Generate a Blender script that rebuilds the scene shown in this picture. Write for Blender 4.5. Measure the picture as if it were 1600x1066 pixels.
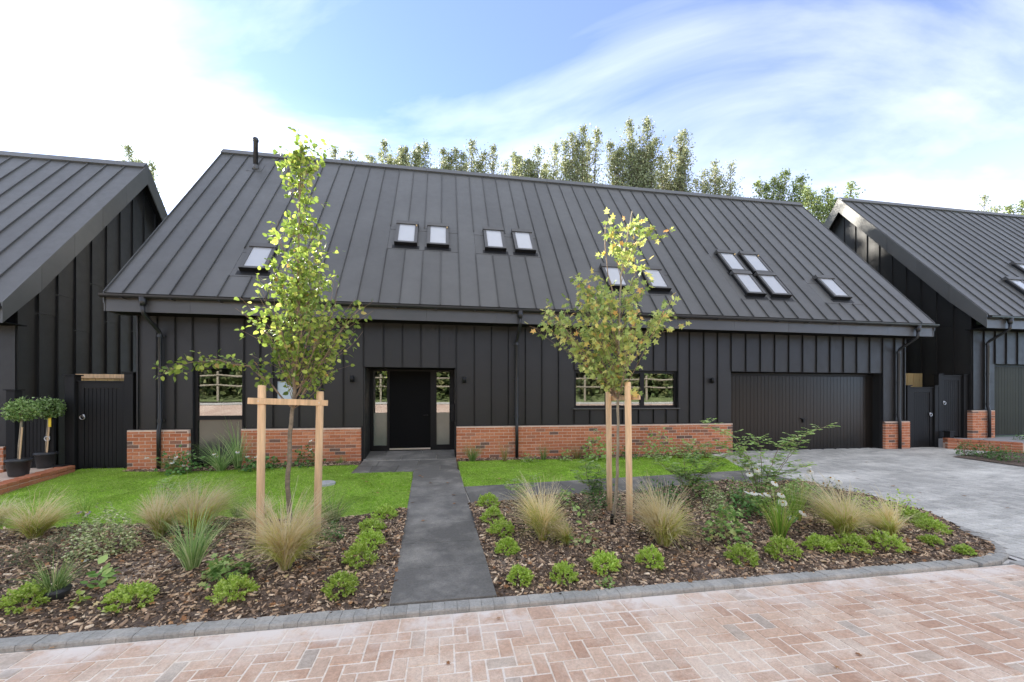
import bpy, math, random
import numpy as np
from mathutils import Vector, Matrix
random.seed(7); RNG = np.random.default_rng(7)
R = math.radians
S = bpy.context.scene
for o in list(bpy.data.objects): bpy.data.objects.remove(o)
C = S.collection

# ------------------------------------------------------------------ camera
FPX, TH, CX, CY, CD, CH = 626.281, 0.166, 800.0, 621.938, 9.488, 1.494
cam = bpy.data.cameras.new('camera'); camo = bpy.data.objects.new('camera', cam); C.objects.link(camo)
camo.location = (0, -CD, CH); camo.rotation_euler = (R(90), 0, -TH)
cam.sensor_width = 36; cam.lens = 36 * FPX / 1600; cam.shift_y = (CY - 533) / 1600
cam.clip_start = .05; cam.clip_end = 3000
S.camera = camo

# ------------------------------------------------------------------ sky, sun, exposure
SUN = Vector((-1.0, 1.4, .975)).normalized()
w = bpy.data.worlds.new('World'); S.world = w; w.use_nodes = True
nt = w.node_tree; nt.nodes.clear()
def wn(t, **k):
    n = nt.nodes.new(t)
    for a, b in k.items(): setattr(n, a, b)
    return n
out = wn('ShaderNodeOutputWorld'); bg = wn('ShaderNodeBackground'); bg.inputs[1].default_value = .05
sky = wn('ShaderNodeTexSky', sky_type='NISHITA', sun_disc=False)
sky.sun_elevation = math.asin(SUN.z); sky.sun_rotation = math.atan2(SUN.x, SUN.y)
sky.air_density = .45; sky.dust_density = .05; sky.ozone_density = 6.0
tc = wn('ShaderNodeTexCoord'); sep = wn('ShaderNodeSeparateXYZ')
nt.links.new(tc.outputs['Generated'], sep.inputs[0])
# thin high cloud: project the view direction on a flat layer overhead
add = wn('ShaderNodeMath', operation='ADD'); add.inputs[1].default_value = .16
nt.links.new(sep.outputs[2], add.inputs[0])
mx = wn('ShaderNodeMath', operation='MAXIMUM'); mx.inputs[1].default_value = .02
nt.links.new(add.outputs[0], mx.inputs[0])
dv = wn('ShaderNodeVectorMath', operation='DIVIDE'); cmb = wn('ShaderNodeCombineXYZ')
for i in range(3): nt.links.new(mx.outputs[0], cmb.inputs[i])
nt.links.new(tc.outputs['Generated'], dv.inputs[0]); nt.links.new(cmb.outputs[0], dv.inputs[1])
mp = wn('ShaderNodeMapping'); mp.inputs['Scale'].default_value = (.75, 1.5, .0); mp.inputs['Rotation'].default_value = (0, 0, R(28))
mp.inputs['Location'].default_value = (3.4, 3.3, 0)
nt.links.new(dv.outputs[0], mp.inputs[0])
noi = wn('ShaderNodeTexNoise'); noi.inputs['Scale'].default_value = .8; noi.inputs['Detail'].default_value = 9; noi.inputs['Roughness'].default_value = .55
noi.inputs['Distortion'].default_value = .5
nt.links.new(mp.outputs[0], noi.inputs[0])
mr = wn('ShaderNodeMapRange'); mr.inputs[1].default_value = .355; mr.inputs[2].default_value = 1.15; mr.inputs[3].default_value = .04; mr.inputs[4].default_value = .9
nt.links.new(noi.outputs[0], mr.inputs[0])
hz = wn('ShaderNodeMapRange'); hz.inputs[1].default_value = .05; hz.inputs[2].default_value = .66; hz.inputs[3].default_value = .25; hz.inputs[4].default_value = 0
nt.links.new(sep.outputs[2], hz.inputs[0])
mxm = wn('ShaderNodeMath', operation='MAXIMUM'); nt.links.new(mr.outputs[0], mxm.inputs[0]); nt.links.new(hz.outputs[0], mxm.inputs[1])
mixc = wn('ShaderNodeMix', data_type='RGBA'); mixc.inputs[7].default_value = (10.5, 10.1, 9.2, 1)
nt.links.new(mxm.outputs[0], mixc.inputs[0]); nt.links.new(sky.outputs[0], mixc.inputs[6])
nt.links.new(mixc.outputs[2], bg.inputs[0]); nt.links.new(bg.outputs[0], out.inputs[0])
sun = bpy.data.lights.new('sun', 'SUN'); sun.energy = 2.6; sun.angle = R(.9); sun.color = (1, .94, .84)
suno = bpy.data.objects.new('sun', sun); C.objects.link(suno); suno.rotation_euler = SUN.to_track_quat('Z', 'Y').to_euler(); suno.location = (-8, 10, 25)
S.view_settings.view_transform = 'Standard'; S.view_settings.look = 'None'; S.view_settings.gamma = 1
S.view_settings.exposure = 3.35; S.view_settings.use_curve_mapping = False
S.render.engine = 'CYCLES'

# ------------------------------------------------------------------ helpers
cth, sth = math.cos(TH), math.sin(TH)
def ray(u, v):
    a = (u - CX) / FPX; b = -(v - CY) / FPX
    return np.array([sth + a * cth, cth - a * sth, b])
def sst(a, b, x): t = min(1, max(0, (x - a) / (b - a))); return t * t * (3 - 2 * t)
def G(x, y):                                                # the plot falls gently from the house to the kerb
    return .06 + .05 * y - .055 * sst(-2.5, -6.5, x) if y < .3 else .075 - .055 * sst(-2.5, -6.5, x)
def at(u, v):                                               # where a point of the photograph meets the ground
    z = -.1
    for _ in range(8):
        d = ray(u, v); t = (z - CH) / d[2]; x, y = d[0] * t, d[1] * t - CD; z = G(x, y)
    return (float(x), float(y), z)
def ppm(x, y): return FPX / (x * sth + (y + CD) * cth)

class MB:
    def __init__(s): s.v = []; s.f = []; s.m = []
    def add(s, vs, fs, m=0):
        n = len(s.v); s.v += [tuple(p) for p in vs]; s.f += [tuple(i + n for i in f) for f in fs]; s.m += [m] * len(fs); return s
    def box(s, x0, x1, y0, y1, z0, z1, m=0):
        return s.add([(x, y, z) for z in (z0, z1) for y in (y0, y1) for x in (x0, x1)],
                     [(0, 2, 3, 1), (4, 5, 7, 6), (0, 1, 5, 4), (2, 6, 7, 3), (0, 4, 6, 2), (1, 3, 7, 5)], m)
    def cbox(s, x0, x1, y0, y1, z0, z1, c, m=0):            # box with all edges chamfered
        P = {}; vs = []
        for ax in range(3):
            for i in (0, 1):
                for j in (0, 1):
                    for k in (0, 1):
                        e = [(x0, x1)[i], (y0, y1)[j], (z0, z1)[k]]
                        for q, b in enumerate((i, j, k)):
                            if q != ax: e[q] += c if b == 0 else -c
                        P[ax, i, j, k] = len(vs); vs.append(tuple(e))
        fs = []
        for ax in range(3):
            for b in (0, 1):
                o = []
                for (p, q) in ((0, 0), (1, 0), (1, 1), (0, 1)):
                    t = [p, q]; t.insert(ax, b); o.append(P[(ax, *t)])
                fs.append(tuple(o))
        for a1, a2 in ((0, 1), (0, 2), (1, 2)):
            a3 = 3 - a1 - a2
            for b1 in (0, 1):
                for b2 in (0, 1):
                    def K(ax, t3):
                        t = [0, 0, 0]; t[a1] = b1; t[a2] = b2; t[a3] = t3; return P[(ax, *t)]
                    fs.append((K(a1, 0), K(a1, 1), K(a2, 1), K(a2, 0)))
        for i in (0, 1):
            for j in (0, 1):
                for k in (0, 1): fs.append((P[0, i, j, k], P[1, i, j, k], P[2, i, j, k]))
        return s.add(vs, fs, m)
    def tube(s, pts, rad, n=8, m=0, cap=True):
        pts = [Vector(p) for p in pts]; rad = rad if hasattr(rad, '__len__') else [rad] * len(pts)
        rings = []; up = None; base = len(s.v); vs = []
        for i, p in enumerate(pts):
            t = (pts[min(i + 1, len(pts) - 1)] - pts[max(i - 1, 0)]).normalized()
            if up is None: up = t.orthogonal().normalized()
            up = (up - t * up.dot(t))
            up = up.normalized() if up.length > 1e-5 else t.orthogonal().normalized()
            q = t.cross(up)
            for k in range(n):
                a = 2 * math.pi * k / n; vs.append(p + (up * math.cos(a) + q * math.sin(a)) * rad[i])
        fs = []
        for i in range(len(pts) - 1):
            for k in range(n):
                a = i * n + k; b = i * n + (k + 1) % n; fs.append((a, b, b + n, a + n))
        if cap: fs.append(tuple(range(n))[::-1]); fs.append(tuple(range((len(pts) - 1) * n, len(pts) * n)))
        return s.add(vs, fs, m)
    def prism(s, poly, d, m=0):                             # poly: list of 3D points, d: extrude vector
        n = len(poly); p = [Vector(q) for q in poly]; d = Vector(d)
        return s.add(p + [q + d for q in p], [tuple(range(n))[::-1], tuple(range(n, 2 * n))] + [(i, (i + 1) % n, (i + 1) % n + n, i + n) for i in range(n)], m)
    def mesh(s, name, mats, smooth=False):
        me = bpy.data.meshes.new(name); me.from_pydata(s.v, [], s.f)
        for mt in (mats if isinstance(mats, (list, tuple)) else [mats]): me.materials.append(mt)
        if any(s.m): me.polygons.foreach_set('material_index', s.m)
        if smooth: me.polygons.foreach_set('use_smooth', [True] * len(me.polygons))
        import bmesh
        bm = bmesh.new(); bm.from_mesh(me); bmesh.ops.recalc_face_normals(bm, faces=bm.faces); bm.to_mesh(me); bm.free()
        me.update(); return me
    def build(s, name, mats, parent=None, smooth=False): return obj(name, s.mesh(name, mats, smooth), parent)
def obj(name, me, parent=None, loc=None):
    o = bpy.data.objects.new(name, me); C.objects.link(o)
    if parent: o.parent = parent
    if loc is not None: o.location = loc
    return o
def tag(o, label=None, cat=None, group=None, kind=None):
    if label: o['label'] = label
    if cat: o['category'] = cat
    if group: o['group'] = group
    if kind: o['kind'] = kind
    return o
def empty(name, loc=(0, 0, 0), rz=0):
    o = bpy.data.objects.new(name, None); C.objects.link(o); o.location = loc; o.rotation_euler = (0, 0, rz); o.empty_display_size = .2; return o
def npmesh(name, V, F, mat, smooth=False):                  # V (n,3), F (m,k) arrays
    me = bpy.data.meshes.new(name); k = F.shape[1]
    me.vertices.add(len(V)); me.vertices.foreach_set('co', np.ascontiguousarray(V, dtype=np.float32).ravel())
    me.loops.add(F.size); me.loops.foreach_set('vertex_index', F.astype(np.int32).ravel())
    me.polygons.add(len(F)); me.polygons.foreach_set('loop_start', np.arange(0, F.size, k, dtype=np.int32))
    me.polygons.foreach_set('loop_total', np.full(len(F), k, dtype=np.int32))
    if smooth: me.polygons.foreach_set('use_smooth', np.ones(len(F), dtype=bool))
    me.materials.append(mat); me.update(calc_edges=True); return me
def unit(a): return a / np.maximum(1e-9, np.linalg.norm(a, axis=-1, keepdims=True))
def scatter(name, P, X, N, sc, tv, tf, mat, parent=None, widths=None, bend=None):
    """copies of a small template: P positions, X long axes, N rough normals, sc sizes"""
    P = np.asarray(P, float); X = unit(np.asarray(X, float)); Y = unit(np.cross(np.asarray(N, float), X)); Z = np.cross(X, Y)
    tv = np.asarray(tv, float); sc = np.broadcast_to(np.asarray(sc, float), (len(P),)); wd = sc if widths is None else widths
    V = P[:, None] + X[:, None] * (tv[None, :, 0:1] * sc[:, None, None]) + Y[:, None] * (tv[None, :, 1:2] * wd[:, None, None]) + Z[:, None] * (tv[None, :, 2:3] * sc[:, None, None])
    F = np.asarray(tf)[None] + (np.arange(len(P)) * len(tv))[:, None, None]
    return obj(name, npmesh(name, V.reshape(-1, 3), F.reshape(-1, np.asarray(tf).shape[1]), mat), parent)
LEAF_V = [(0, 0, 0), (.5, 0, -.04), (1, 0, -.2), (.25, .34, .06), (.66, .31, -.01), (.25, -.34, .06), (.66, -.31, -.01)]
LEAF_F = [(0, 5, 1), (5, 6, 1), (6, 2, 1), (0, 1, 3), (3, 1, 4), (4, 1, 2)]
MAPLE_V = [(0, 0, 0), (.05, -.42, .02), (.32, -.2, .03), (.52, -.52, -.02), (.62, -.17, .02), (1, 0, -.1), (.62, .17, .02), (.52, .52, -.02), (.32, .2, .03), (.05, .42, .02), (.35, 0, -.03)]
MAPLE_F = [(10, i, i + 1) for i in range(0, 9)] + [(10, 9, 0)]
QUAD_V = [(0, 0, 0), (.45, -.36, .04), (1, 0, -.08), (.45, .36, .04)]; QUAD_F = [(0, 1, 2), (0, 2, 3)]
def rdir(n, zb=0.):
    a = RNG.normal(size=(n, 3)); a[:, 2] += zb; return unit(a)

# ------------------------------------------------------------------ materials
def nodes(m): m.use_nodes = True; t = m.node_tree; return t, t.nodes['Principled BSDF']
def rand_node(t):                                           # one random value per object and per separate piece
    oi = t.nodes.new('ShaderNodeObjectInfo'); ge = t.nodes.new('ShaderNodeNewGeometry'); a = t.nodes.new('ShaderNodeMath'); a.operation = 'ADD'
    f = t.nodes.new('ShaderNodeMath'); f.operation = 'FRACT'
    t.links.new(oi.outputs['Random'], a.inputs[0]); t.links.new(ge.outputs['Random Per Island'], a.inputs[1]); t.links.new(a.outputs[0], f.inputs[0]); return f.outputs[0]
def noise(t, scale, detail=4, rough=.5, coord='Object', stretch=None):
    c = t.nodes.new('ShaderNodeTexCoord') if coord != 'Position' else t.nodes.new('ShaderNodeNewGeometry')
    n = t.nodes.new('ShaderNodeTexNoise'); n.inputs['Scale'].default_value = scale; n.inputs['Detail'].default_value = detail; n.inputs['Roughness'].default_value = rough
    src = c.outputs[coord]
    if stretch:
        mp = t.nodes.new('ShaderNodeMapping'); mp.inputs['Scale'].default_value = stretch; t.links.new(src, mp.inputs[0]); src = mp.outputs[0]
    t.links.new(src, n.inputs['Vector']); return n.outputs[0]
def rng(t, s, a, b, c, d):
    n = t.nodes.new('ShaderNodeMapRange'); t.links.new(s, n.inputs[0])
    for i, x in enumerate((a, b, c, d)): n.inputs[i + 1].default_value = x
    return n.outputs[0]
def mulv(t, col, val):
    n = t.nodes.new('ShaderNodeMix'); n.data_type = 'RGBA'; n.blend_type = 'MULTIPLY'; n.inputs[0].default_value = 1
    t.links.new(col, n.inputs[6]) if not isinstance(col, tuple) else setattr(n.inputs[6], 'default_value', (*col, 1))
    t.links.new(val, n.inputs[7]); return n.outputs[2]
def mixc2(t, a, b, fac):
    n = t.nodes.new('ShaderNodeMix'); n.data_type = 'RGBA'
    for x, k in ((a, 6), (b, 7)):
        t.links.new(x, n.inputs[k]) if not isinstance(x, tuple) else setattr(n.inputs[k], 'default_value', (*x, 1))
    t.links.new(fac, n.inputs[0]); return n.outputs[2]
def ramp(t, fac, stops):
    n = t.nodes.new('ShaderNodeValToRGB'); e = n.color_ramp.elements
    while len(e) < len(stops): e.new(.5)
    for k, (p, c) in enumerate(stops): e[k].position = p; e[k].color = (*c, 1)
    t.links.new(fac, n.inputs[0]); return n.outputs[0]
def bump(t, b, h, strength=.3, dist=.01):
    n = t.nodes.new('ShaderNodeBump'); n.inputs['Strength'].default_value = strength; n.inputs['Distance'].default_value = dist
    t.links.new(h, n.inputs['Height']); t.links.new(n.outputs[0], b.inputs['Normal'])
def M(name, col, rough=.5, metal=0, spec=.5, var=.12, vs=3., bs=0, bstr=.3, bd=.004, rnd=0., stretch=None, rvar=0):
    m = bpy.data.materials.new(name); t, b = nodes(m)
    b.inputs['Roughness'].default_value = rough; b.inputs['Metallic'].default_value = metal; b.inputs['Specular IOR Level'].default_value = spec
    n = noise(t, vs, 5, .6, 'Object', stretch); v = rng(t, n, .25, .75, 1 - var, 1 + var); c = mulv(t, tuple(col), v)
    if rnd: c = mulv(t, c, rng(t, rand_node(t), 0, 1, 1 - rnd, 1 + rnd))
    t.links.new(c, b.inputs['Base Color'])
    if rvar: t.links.new(rng(t, n, .3, .7, rough - rvar, rough + rvar), b.inputs['Roughness'])
    if bs: bump(t, b, noise(t, bs, 5, .6, 'Object', stretch), bstr, bd)
    return m
def leafmat(name, stops, tr=.35, rough=.55, spec=.3, patch=0):
    m = bpy.data.materials.new(name); t, b = nodes(m); c = ramp(t, rand_node(t), stops); oi = t.nodes.new('ShaderNodeObjectInfo'); c = mulv(t, c, rng(t, oi.outputs['Random'], 0, 1, .82, 1.14))
    if patch: c = mulv(t, c, rng(t, noise(t, patch, 5, .6, 'Position'), .3, .7, .72, 1.18))
    t.links.new(c, b.inputs['Base Color']); b.inputs['Roughness'].default_value = rough; b.inputs['Specular IOR Level'].default_value = spec * .6
    tl = t.nodes.new('ShaderNodeBsdfTranslucent'); t.links.new(c, tl.inputs[0]); mx = t.nodes.new('ShaderNodeMixShader'); mx.inputs[0].default_value = tr
    o = t.nodes['Material Output']; t.links.new(b.outputs[0], mx.inputs[1]); t.links.new(tl.outputs[0], mx.inputs[2]); t.links.new(mx.outputs[0], o.inputs[0]); return m
def metal(name, col, rough, rnd=.06, oil=.5, metallic=.0, sp_=.5):  # coated sheet metal, slightly wavy
    m = bpy.data.materials.new(name); t, b = nodes(m)
    c = mulv(t, tuple(col), rng(t, noise(t, .8, 6, .6), .3, .7, .88, 1.12)); c = mulv(t, c, rng(t, rand_node(t), 0, 1, 1 - rnd, 1 + rnd))
    t.links.new(c, b.inputs['Base Color']); b.inputs['Metallic'].default_value = metallic; b.inputs['Specular IOR Level'].default_value = sp_
    t.links.new(rng(t, noise(t, 6, 5, .7), .3, .7, rough - .06, rough + .06), b.inputs['Roughness'])
    b1 = t.nodes.new('ShaderNodeBump'); b1.inputs['Strength'].default_value = oil; b1.inputs['Distance'].default_value = .012
    t.links.new(noise(t, 1.7, 2, .4), b1.inputs['Height'])
    b2 = t.nodes.new('ShaderNodeBump'); b2.inputs['Strength'].default_value = .12; b2.inputs['Distance'].default_value = .002
    t.links.new(noise(t, 160, 2, .5), b2.inputs['Height']); t.links.new(b1.outputs[0], b2.inputs['Normal']); t.links.new(b2.outputs[0], b.inputs['Normal'])
    return m
def dusty(name, stops, dust, amount, dscale=1.3, rough=.85, bs=220, streak=None):   # paving: colour per block plus drifts of pale joint sand
    m = bpy.data.materials.new(name); t, b = nodes(m); c = ramp(t, rand_node(t), stops)
    c = mulv(t, c, rng(t, noise(t, 45, 5, .7, 'Position'), .3, .7, .8, 1.2))
    d1 = rng(t, noise(t, dscale, 8, .68, 'Position', streak), .47, .68, 0, amount)
    d2 = rng(t, noise(t, 90, 3, .7, 'Position'), .3, .62, .35, 1.0); mm = t.nodes.new('ShaderNodeMath'); mm.operation = 'MULTIPLY'
    t.links.new(d1, mm.inputs[0]); t.links.new(d2, mm.inputs[1]); c = mixc2(t, c, tuple(dust), mm.outputs[0])
    t.links.new(c, b.inputs['Base Color']); b.inputs['Roughness'].default_value = rough; b.inputs['Specular IOR Level'].default_value = .25
    bump(t, b, noise(t, bs, 4, .7, 'Position'), .35, .003); return m

def dusty_road(*a, **k):                                     # the same, with swept sand lying along the kerb
    m = dusty(*a, **k); t = m.node_tree; b = t.nodes['Principled BSDF']; src = b.inputs['Base Color'].links[0].from_socket
    g = t.nodes.new('ShaderNodeNewGeometry'); sp = t.nodes.new('ShaderNodeSeparateXYZ'); t.links.new(g.outputs['Position'], sp.inputs[0])
    near = rng(t, sp.outputs[1], -6.62, -6.2, 0, 1); ad = t.nodes.new('ShaderNodeMath'); ad.operation = 'MULTIPLY'; t.links.new(near, ad.inputs[0]); t.links.new(rng(t, noise(t, 2.2, 7, .75, 'Position'), .44, .58, .1, 1), ad.inputs[1])
    t.links.new(mixc2(t, src, (.74, .66, .58), ad.outputs[0]), b.inputs['Base Color']); return m
ROOF = metal('roof_sheet_metal', (.088, .0865, .079), .46, rnd=.1, metallic=.25)
CLAD = metal('wall_sheet_metal', (.0145, .0138, .0122), .5, rnd=.18, oil=.7, sp_=.45)
TRIM = metal('trim_metal', (.064, .0615, .056), .45, oil=.3)
BLACK = M('black_plastic', (.006, .006, .006), .5, spec=.3, var=.1, bs=60, bstr=.05)
PIPE = M('downpipe_metal', (.016, .016, .016), .4, var=.15, bs=30, bstr=.05)
FRAME = M('window_frame_paint', (.006, .006, .006), .5, spec=.25, var=.1)
DOORM = M('door_paint', (.0035, .0035, .0035), .7, spec=.12, var=.1)
GARAGE = M('garage_board_paint', (.012, .010, .008), .3, spec=.3, var=.15, vs=2, rnd=.14, bs=40, bstr=.08, stretch=(1, 1, .1))
GARAGE2 = M('neighbour_garage_paint', (.030, .028, .014), .5, spec=.12, var=.2, vs=2, rnd=.14)
GATE = M('gate_black_stain', (.011, .0106, .0102), .65, spec=.25, var=.25, vs=6, rnd=.15, bs=60, bstr=.35, stretch=(1, 1, .06))
SOFFIT = M('soffit_board', (.008, .008, .008), .8, spec=.1)
CORE = M('wall_core', (.01, .01, .01), .8)
ROOMM = M('room_plaster', (.30, .28, .25), .9, var=.05)
REVEAL = M('cream_reveal', (.62, .58, .50), .7, var=.04)
MORTAR = M('mortar', (.62, .47, .36), .95, var=.15, vs=12, bs=200, bstr=.4)
STEEL = M('brushed_steel', (.55, .55, .56), .3, metal=1, var=.08)
BRASS = M('brass_knob', (.75, .55, .3), .3, metal=1)
STAKE = M('sawn_softwood', (.66, .45, .25), .75, var=.32, vs=4, bs=30, bstr=.3, stretch=(6, 6, .5), rnd=.1)
FENCEW = M('fence_timber', (.56, .38, .15), .8, var=.25, vs=4, bs=40, bstr=.4, stretch=(6, 6, .4), rnd=.2)
BARK1 = M('young_bark', (.21, .17, .115), .85, var=.4, vs=14, bs=60, bstr=.5, stretch=(1, 1, 2))
BARK2 = M('pale_young_bark', (.30, .25, .17), .85, var=.35, vs=14, bs=60, bstr=.5, stretch=(1, 1, .6))
BARKD = M('dark_bark', (.10, .075, .055), .9, var=.4, vs=8, bs=30, bstr=.5)
TWIG = M('twig_bark', (.24, .17, .11), .8, var=.3, vs=20)
PLASTIC = M('black_plant_pot', (.028, .029, .03), .5, var=.3, vs=9)
YELLOW = M('yellow_tag', (.85, .6, .02), .5)
LEADS = M('light_grey_cover', (.42, .42, .42), .6, var=.2, vs=10)
KERBM = dusty('kerb_concrete', [(0, (.29, .28, .25)), (.5, (.325, .313, .28)), (1, (.365, .35, .313))], (.62, .56, .48), .6, 3)
PAVE = dusty_road('red_paver', [(0, (.47, .295, .20)), (.25, (.55, .365, .255)), (.6, (.60, .425, .305)), (.9, (.57, .405, .295)), (.97, (.49, .385, .295)), (1, (.43, .355, .285))], (.85, .735, .59), .85, 1.5)
SAND = dusty_road('joint_sand', [(0, (.72, .62, .50)), (1, (.77, .67, .55))], (.85, .78, .71), .8, 6, bs=300)
DRIVE = dusty('grey_paver', [(0, (.37, .355, .315)), (.4, (.42, .40, .355)), (.8, (.465, .445, .395)), (1, (.51, .485, .43))], (.80, .765, .68), .95, .9, streak=(.55, 1.5, 1))
DRIVESAND = dusty_road('drive_joint_sand', [(0, (.5, .48, .44)), (1, (.56, .53, .49))], (.7, .67, .62), .9, 1.2)
SLAB = dusty('porcelain_slab', [(0, (.128, .122, .108)), (1, (.170, .161, .143))], (.46, .43, .37), .6, 1.6, rough=.6, bs=60)
GROUT = M('slab_grout', (.46, .42, .36), .9, var=.2, vs=8)
EDGEBRICK = dusty('edging_brick', [(0, (.40, .135, .065)), (1, (.48, .19, .10))], (.5, .36, .26), .4, 4)
def brickmat():
    m = bpy.data.materials.new('red_brick'); t, b = nodes(m)
    c = ramp(t, rand_node(t), [(0, (.42, .14, .065)), (.3, (.53, .20, .095)), (.6, (.47, .165, .08)), (.78, (.60, .26, .135)), (.88, (.36, .15, .085)), (.95, (.21, .12, .085)), (1, (.14, .095, .075))])
    c = mulv(t, c, rng(t, noise(t, 26, 5, .7), .3, .7, .78, 1.22))
    e = rng(t, noise(t, 2.1, 6, .7, 'Position'), .61, .75, 0, .75)          # lime bloom
    c = mixc2(t, c, (.62, .52, .44), e)
    t.links.new(c, b.inputs['Base Color']); b.inputs['Roughness'].default_value = .9; b.inputs['Specular IOR Level'].default_value = .2
    bump(t, b, noise(t, 130, 5, .7), .5, .004); return m
BRICK = brickmat()
def glass(name, fac, rough, tint, ior=1.9):                 # glass pane: sees through, mirrors the street
    m = bpy.data.materials.new(name); t, b = nodes(m); o = t.nodes['Material Output']
    tr = t.nodes.new('ShaderNodeBsdfTransparent'); tr.inputs[0].default_value = (*tint, 1); gl = t.nodes.new('ShaderNodeBsdfGlossy'); gl.inputs['Roughness'].default_value = rough
    lw = t.nodes.new('ShaderNodeFresnel'); lw.inputs[0].default_value = ior; nb = t.nodes.new('ShaderNodeBump'); nb.inputs['Strength'].default_value = .04; nb.inputs['Distance'].default_value = .01
    t.links.new(noise(t, 1.6, 1, .4), nb.inputs['Height']); t.links.new(nb.outputs[0], gl.inputs['Normal'])
    a = t.nodes.new('ShaderNodeMath'); a.operation = 'ADD'; a.use_clamp = True; a.inputs[1].default_value = fac; t.links.new(lw.outputs[0], a.inputs[0])
    mx = t.nodes.new('ShaderNodeMixShader'); t.links.new(a.outputs[0], mx.inputs[0]); t.links.new(tr.outputs[0], mx.inputs[1]); t.links.new(gl.outputs[0], mx.inputs[2]); t.links.new(mx.outputs[0], o.inputs[0]); return m
PANE = glass('window_glass', .13, .0, (.75, .78, .76))
FROST = M('frosted_film', (.13, .15, .12), .2, spec=.7, var=.25, vs=1.2)
LOWP = M('lower_pane_film', (.045, .055, .04), .12, spec=.55, var=.3, vs=1.5)
FROSTB = M('frosted_bathroom_glass', (.42, .50, .53), .25, spec=.6, var=.1)
SKYPANE = M('rooflight_pale_glass', (.40, .40, .39), .08, spec=.9, var=.03)  # one pale colour for the whole pane, no blind modelled
GRASSM = leafmat('lawn_grass', [(0, (.17, .33, .03)), (.35, (.33, .55, .055)), (.7, (.49, .70, .10)), (.93, (.64, .77, .20)), (1, (.76, .71, .38))], .45, patch=2.2)
STIPAG = leafmat('feather_grass_green', [(0, (.46, .54, .10)), (.5, (.62, .67, .17)), (1, (.76, .75, .30))], .55)
STIPAB = leafmat('feather_grass_straw', [(0, (.80, .66, .32)), (.5, (.88, .77, .46)), (1, (.92, .85, .62))], .55)
SEDGE = leafmat('sedge_blades', [(0, (.12, .22, .05)), (.5, (.24, .36, .10)), (.85, (.40, .50, .20)), (1, (.56, .50, .22))], .35)
BLUEG = leafmat('blue_green_blades', [(0, (.15, .28, .08)), (.5, (.30, .45, .15)), (1, (.60, .66, .36))], .35)
FESC = leafmat('upright_green_blades', [(0, (0.150, 0.300, 0.038)), (.6, (0.300, 0.495, 0.075)), (1, (0.675, 0.630, 0.180))], .35)
BUNCH = leafmat('bronze_sedge', [(0, (0.196, 0.168, 0.056)), (.5, (0.308, 0.308, 0.112)), (1, (0.462, 0.336, 0.168))], .3)
HEBE = leafmat('hebe_leaves', [(0, (.28, .42, .06)), (.35, (.46, .62, .10)), (.75, (.62, .77, .19)), (1, (.74, .84, .32))], .45)
HEUCH = leafmat('geranium_leaves', [(0, (.14, .27, .06)), (.5, (.30, .48, .13)), (.85, (.48, .62, .22)), (1, (.62, .54, .20))], .3)
VARIEG = leafmat('variegated_leaves', [(0, (0.156, 0.221, 0.078)), (.4, (0.364, 0.442, 0.169)), (.75, (0.650, 0.689, 0.364)), (1, (0.806, 0.806, 0.494))], .3)
OLIVE = leafmat('olive_leaves', [(0, (0.105, 0.128, 0.060)), (.5, (0.210, 0.225, 0.112)), (1, (0.360, 0.300, 0.180))], .25)
DARKL = leafmat('dark_green_leaves', [(0, (0.048, 0.120, 0.029)), (.5, (0.112, 0.240, 0.056)), (1, (0.208, 0.368, 0.112))], .25, .4, .45)
ROSEL = leafmat('rose_leaves', [(0, (.20, .34, .07)), (.5, (.38, .54, .16)), (.9, (.54, .66, .30)), (1, (.60, .58, .3))], .4)
BAYL = leafmat('clipped_evergreen_leaves', [(0, (0.090, 0.165, 0.038)), (.5, (0.210, 0.330, 0.090)), (1, (0.420, 0.540, 0.240))], .25, .4, .45)
PEARL = leafmat('pear_leaves', [(0, (.10, .16, .035)), (.35, (.19, .28, .055)), (.7, (.30, .40, .075)), (.9, (.44, .52, .11)), (.97, (.52, .56, .17)), (1, (.42, .24, .08))], .3, .5, .3)
MAPLEL = leafmat('maple_leaves', [(0, (.17, .25, .07)), (.3, (.32, .42, .12)), (.66, (.50, .58, .18)), (.85, (.66, .66, .22)), (.94, (.72, .56, .15)), (1, (.72, .38, .15))], .28, .5, .3)
POPL = leafmat('poplar_leaves', [(0, (.15, .17, .075)), (.5, (.28, .30, .145)), (.85, (.42, .43, .24)), (1, (.52, .51, .34))], .3, .5, .4)
MAPL2 = leafmat('far_tree_leaves', [(0, (.13, .165, .055)), (.5, (.25, .30, .10)), (1, (.38, .42, .18))], .35)
HEDGEL = leafmat('hedge_leaves', [(0, (.035, .06, .02)), (.5, (.08, .11, .04)), (1, (.17, .17, .08))], .25)
PETAL = leafmat('white_petals', [(0, (.72, .70, .60)), (1, (.85, .84, .78))], .3)
PINKF = leafmat('purple_flower', [(0, (.36, .25, .38)), (1, (.5, .38, .5))], .2)
CONE = M('flower_cone', (.42, .24, .03), .8, var=.3, vs=60)
CHIP = M('bark_chip', (.13, .082, .05), .9, var=.3, vs=12, bs=120, bstr=.4)
def chipmat():
    m = bpy.data.materials.new('bark_chips'); t, b = nodes(m)
    c = ramp(t, rand_node(t), [(0, (.035, .024, .016)), (.30, (.12, .079, .051)), (.55, (.32, .215, .138)), (.77, (.54, .38, .243)), (.92, (.70, .52, .345)), (1, (.82, .67, .48))])
    c = mulv(t, c, rng(t, noise(t, 60, 4, .7), .3, .7, .75, 1.25)); t.links.new(c, b.inputs['Base Color']); b.inputs['Roughness'].default_value = .9; b.inputs['Specular IOR Level'].default_value = .2; return m
CHIPS = chipmat()
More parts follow.
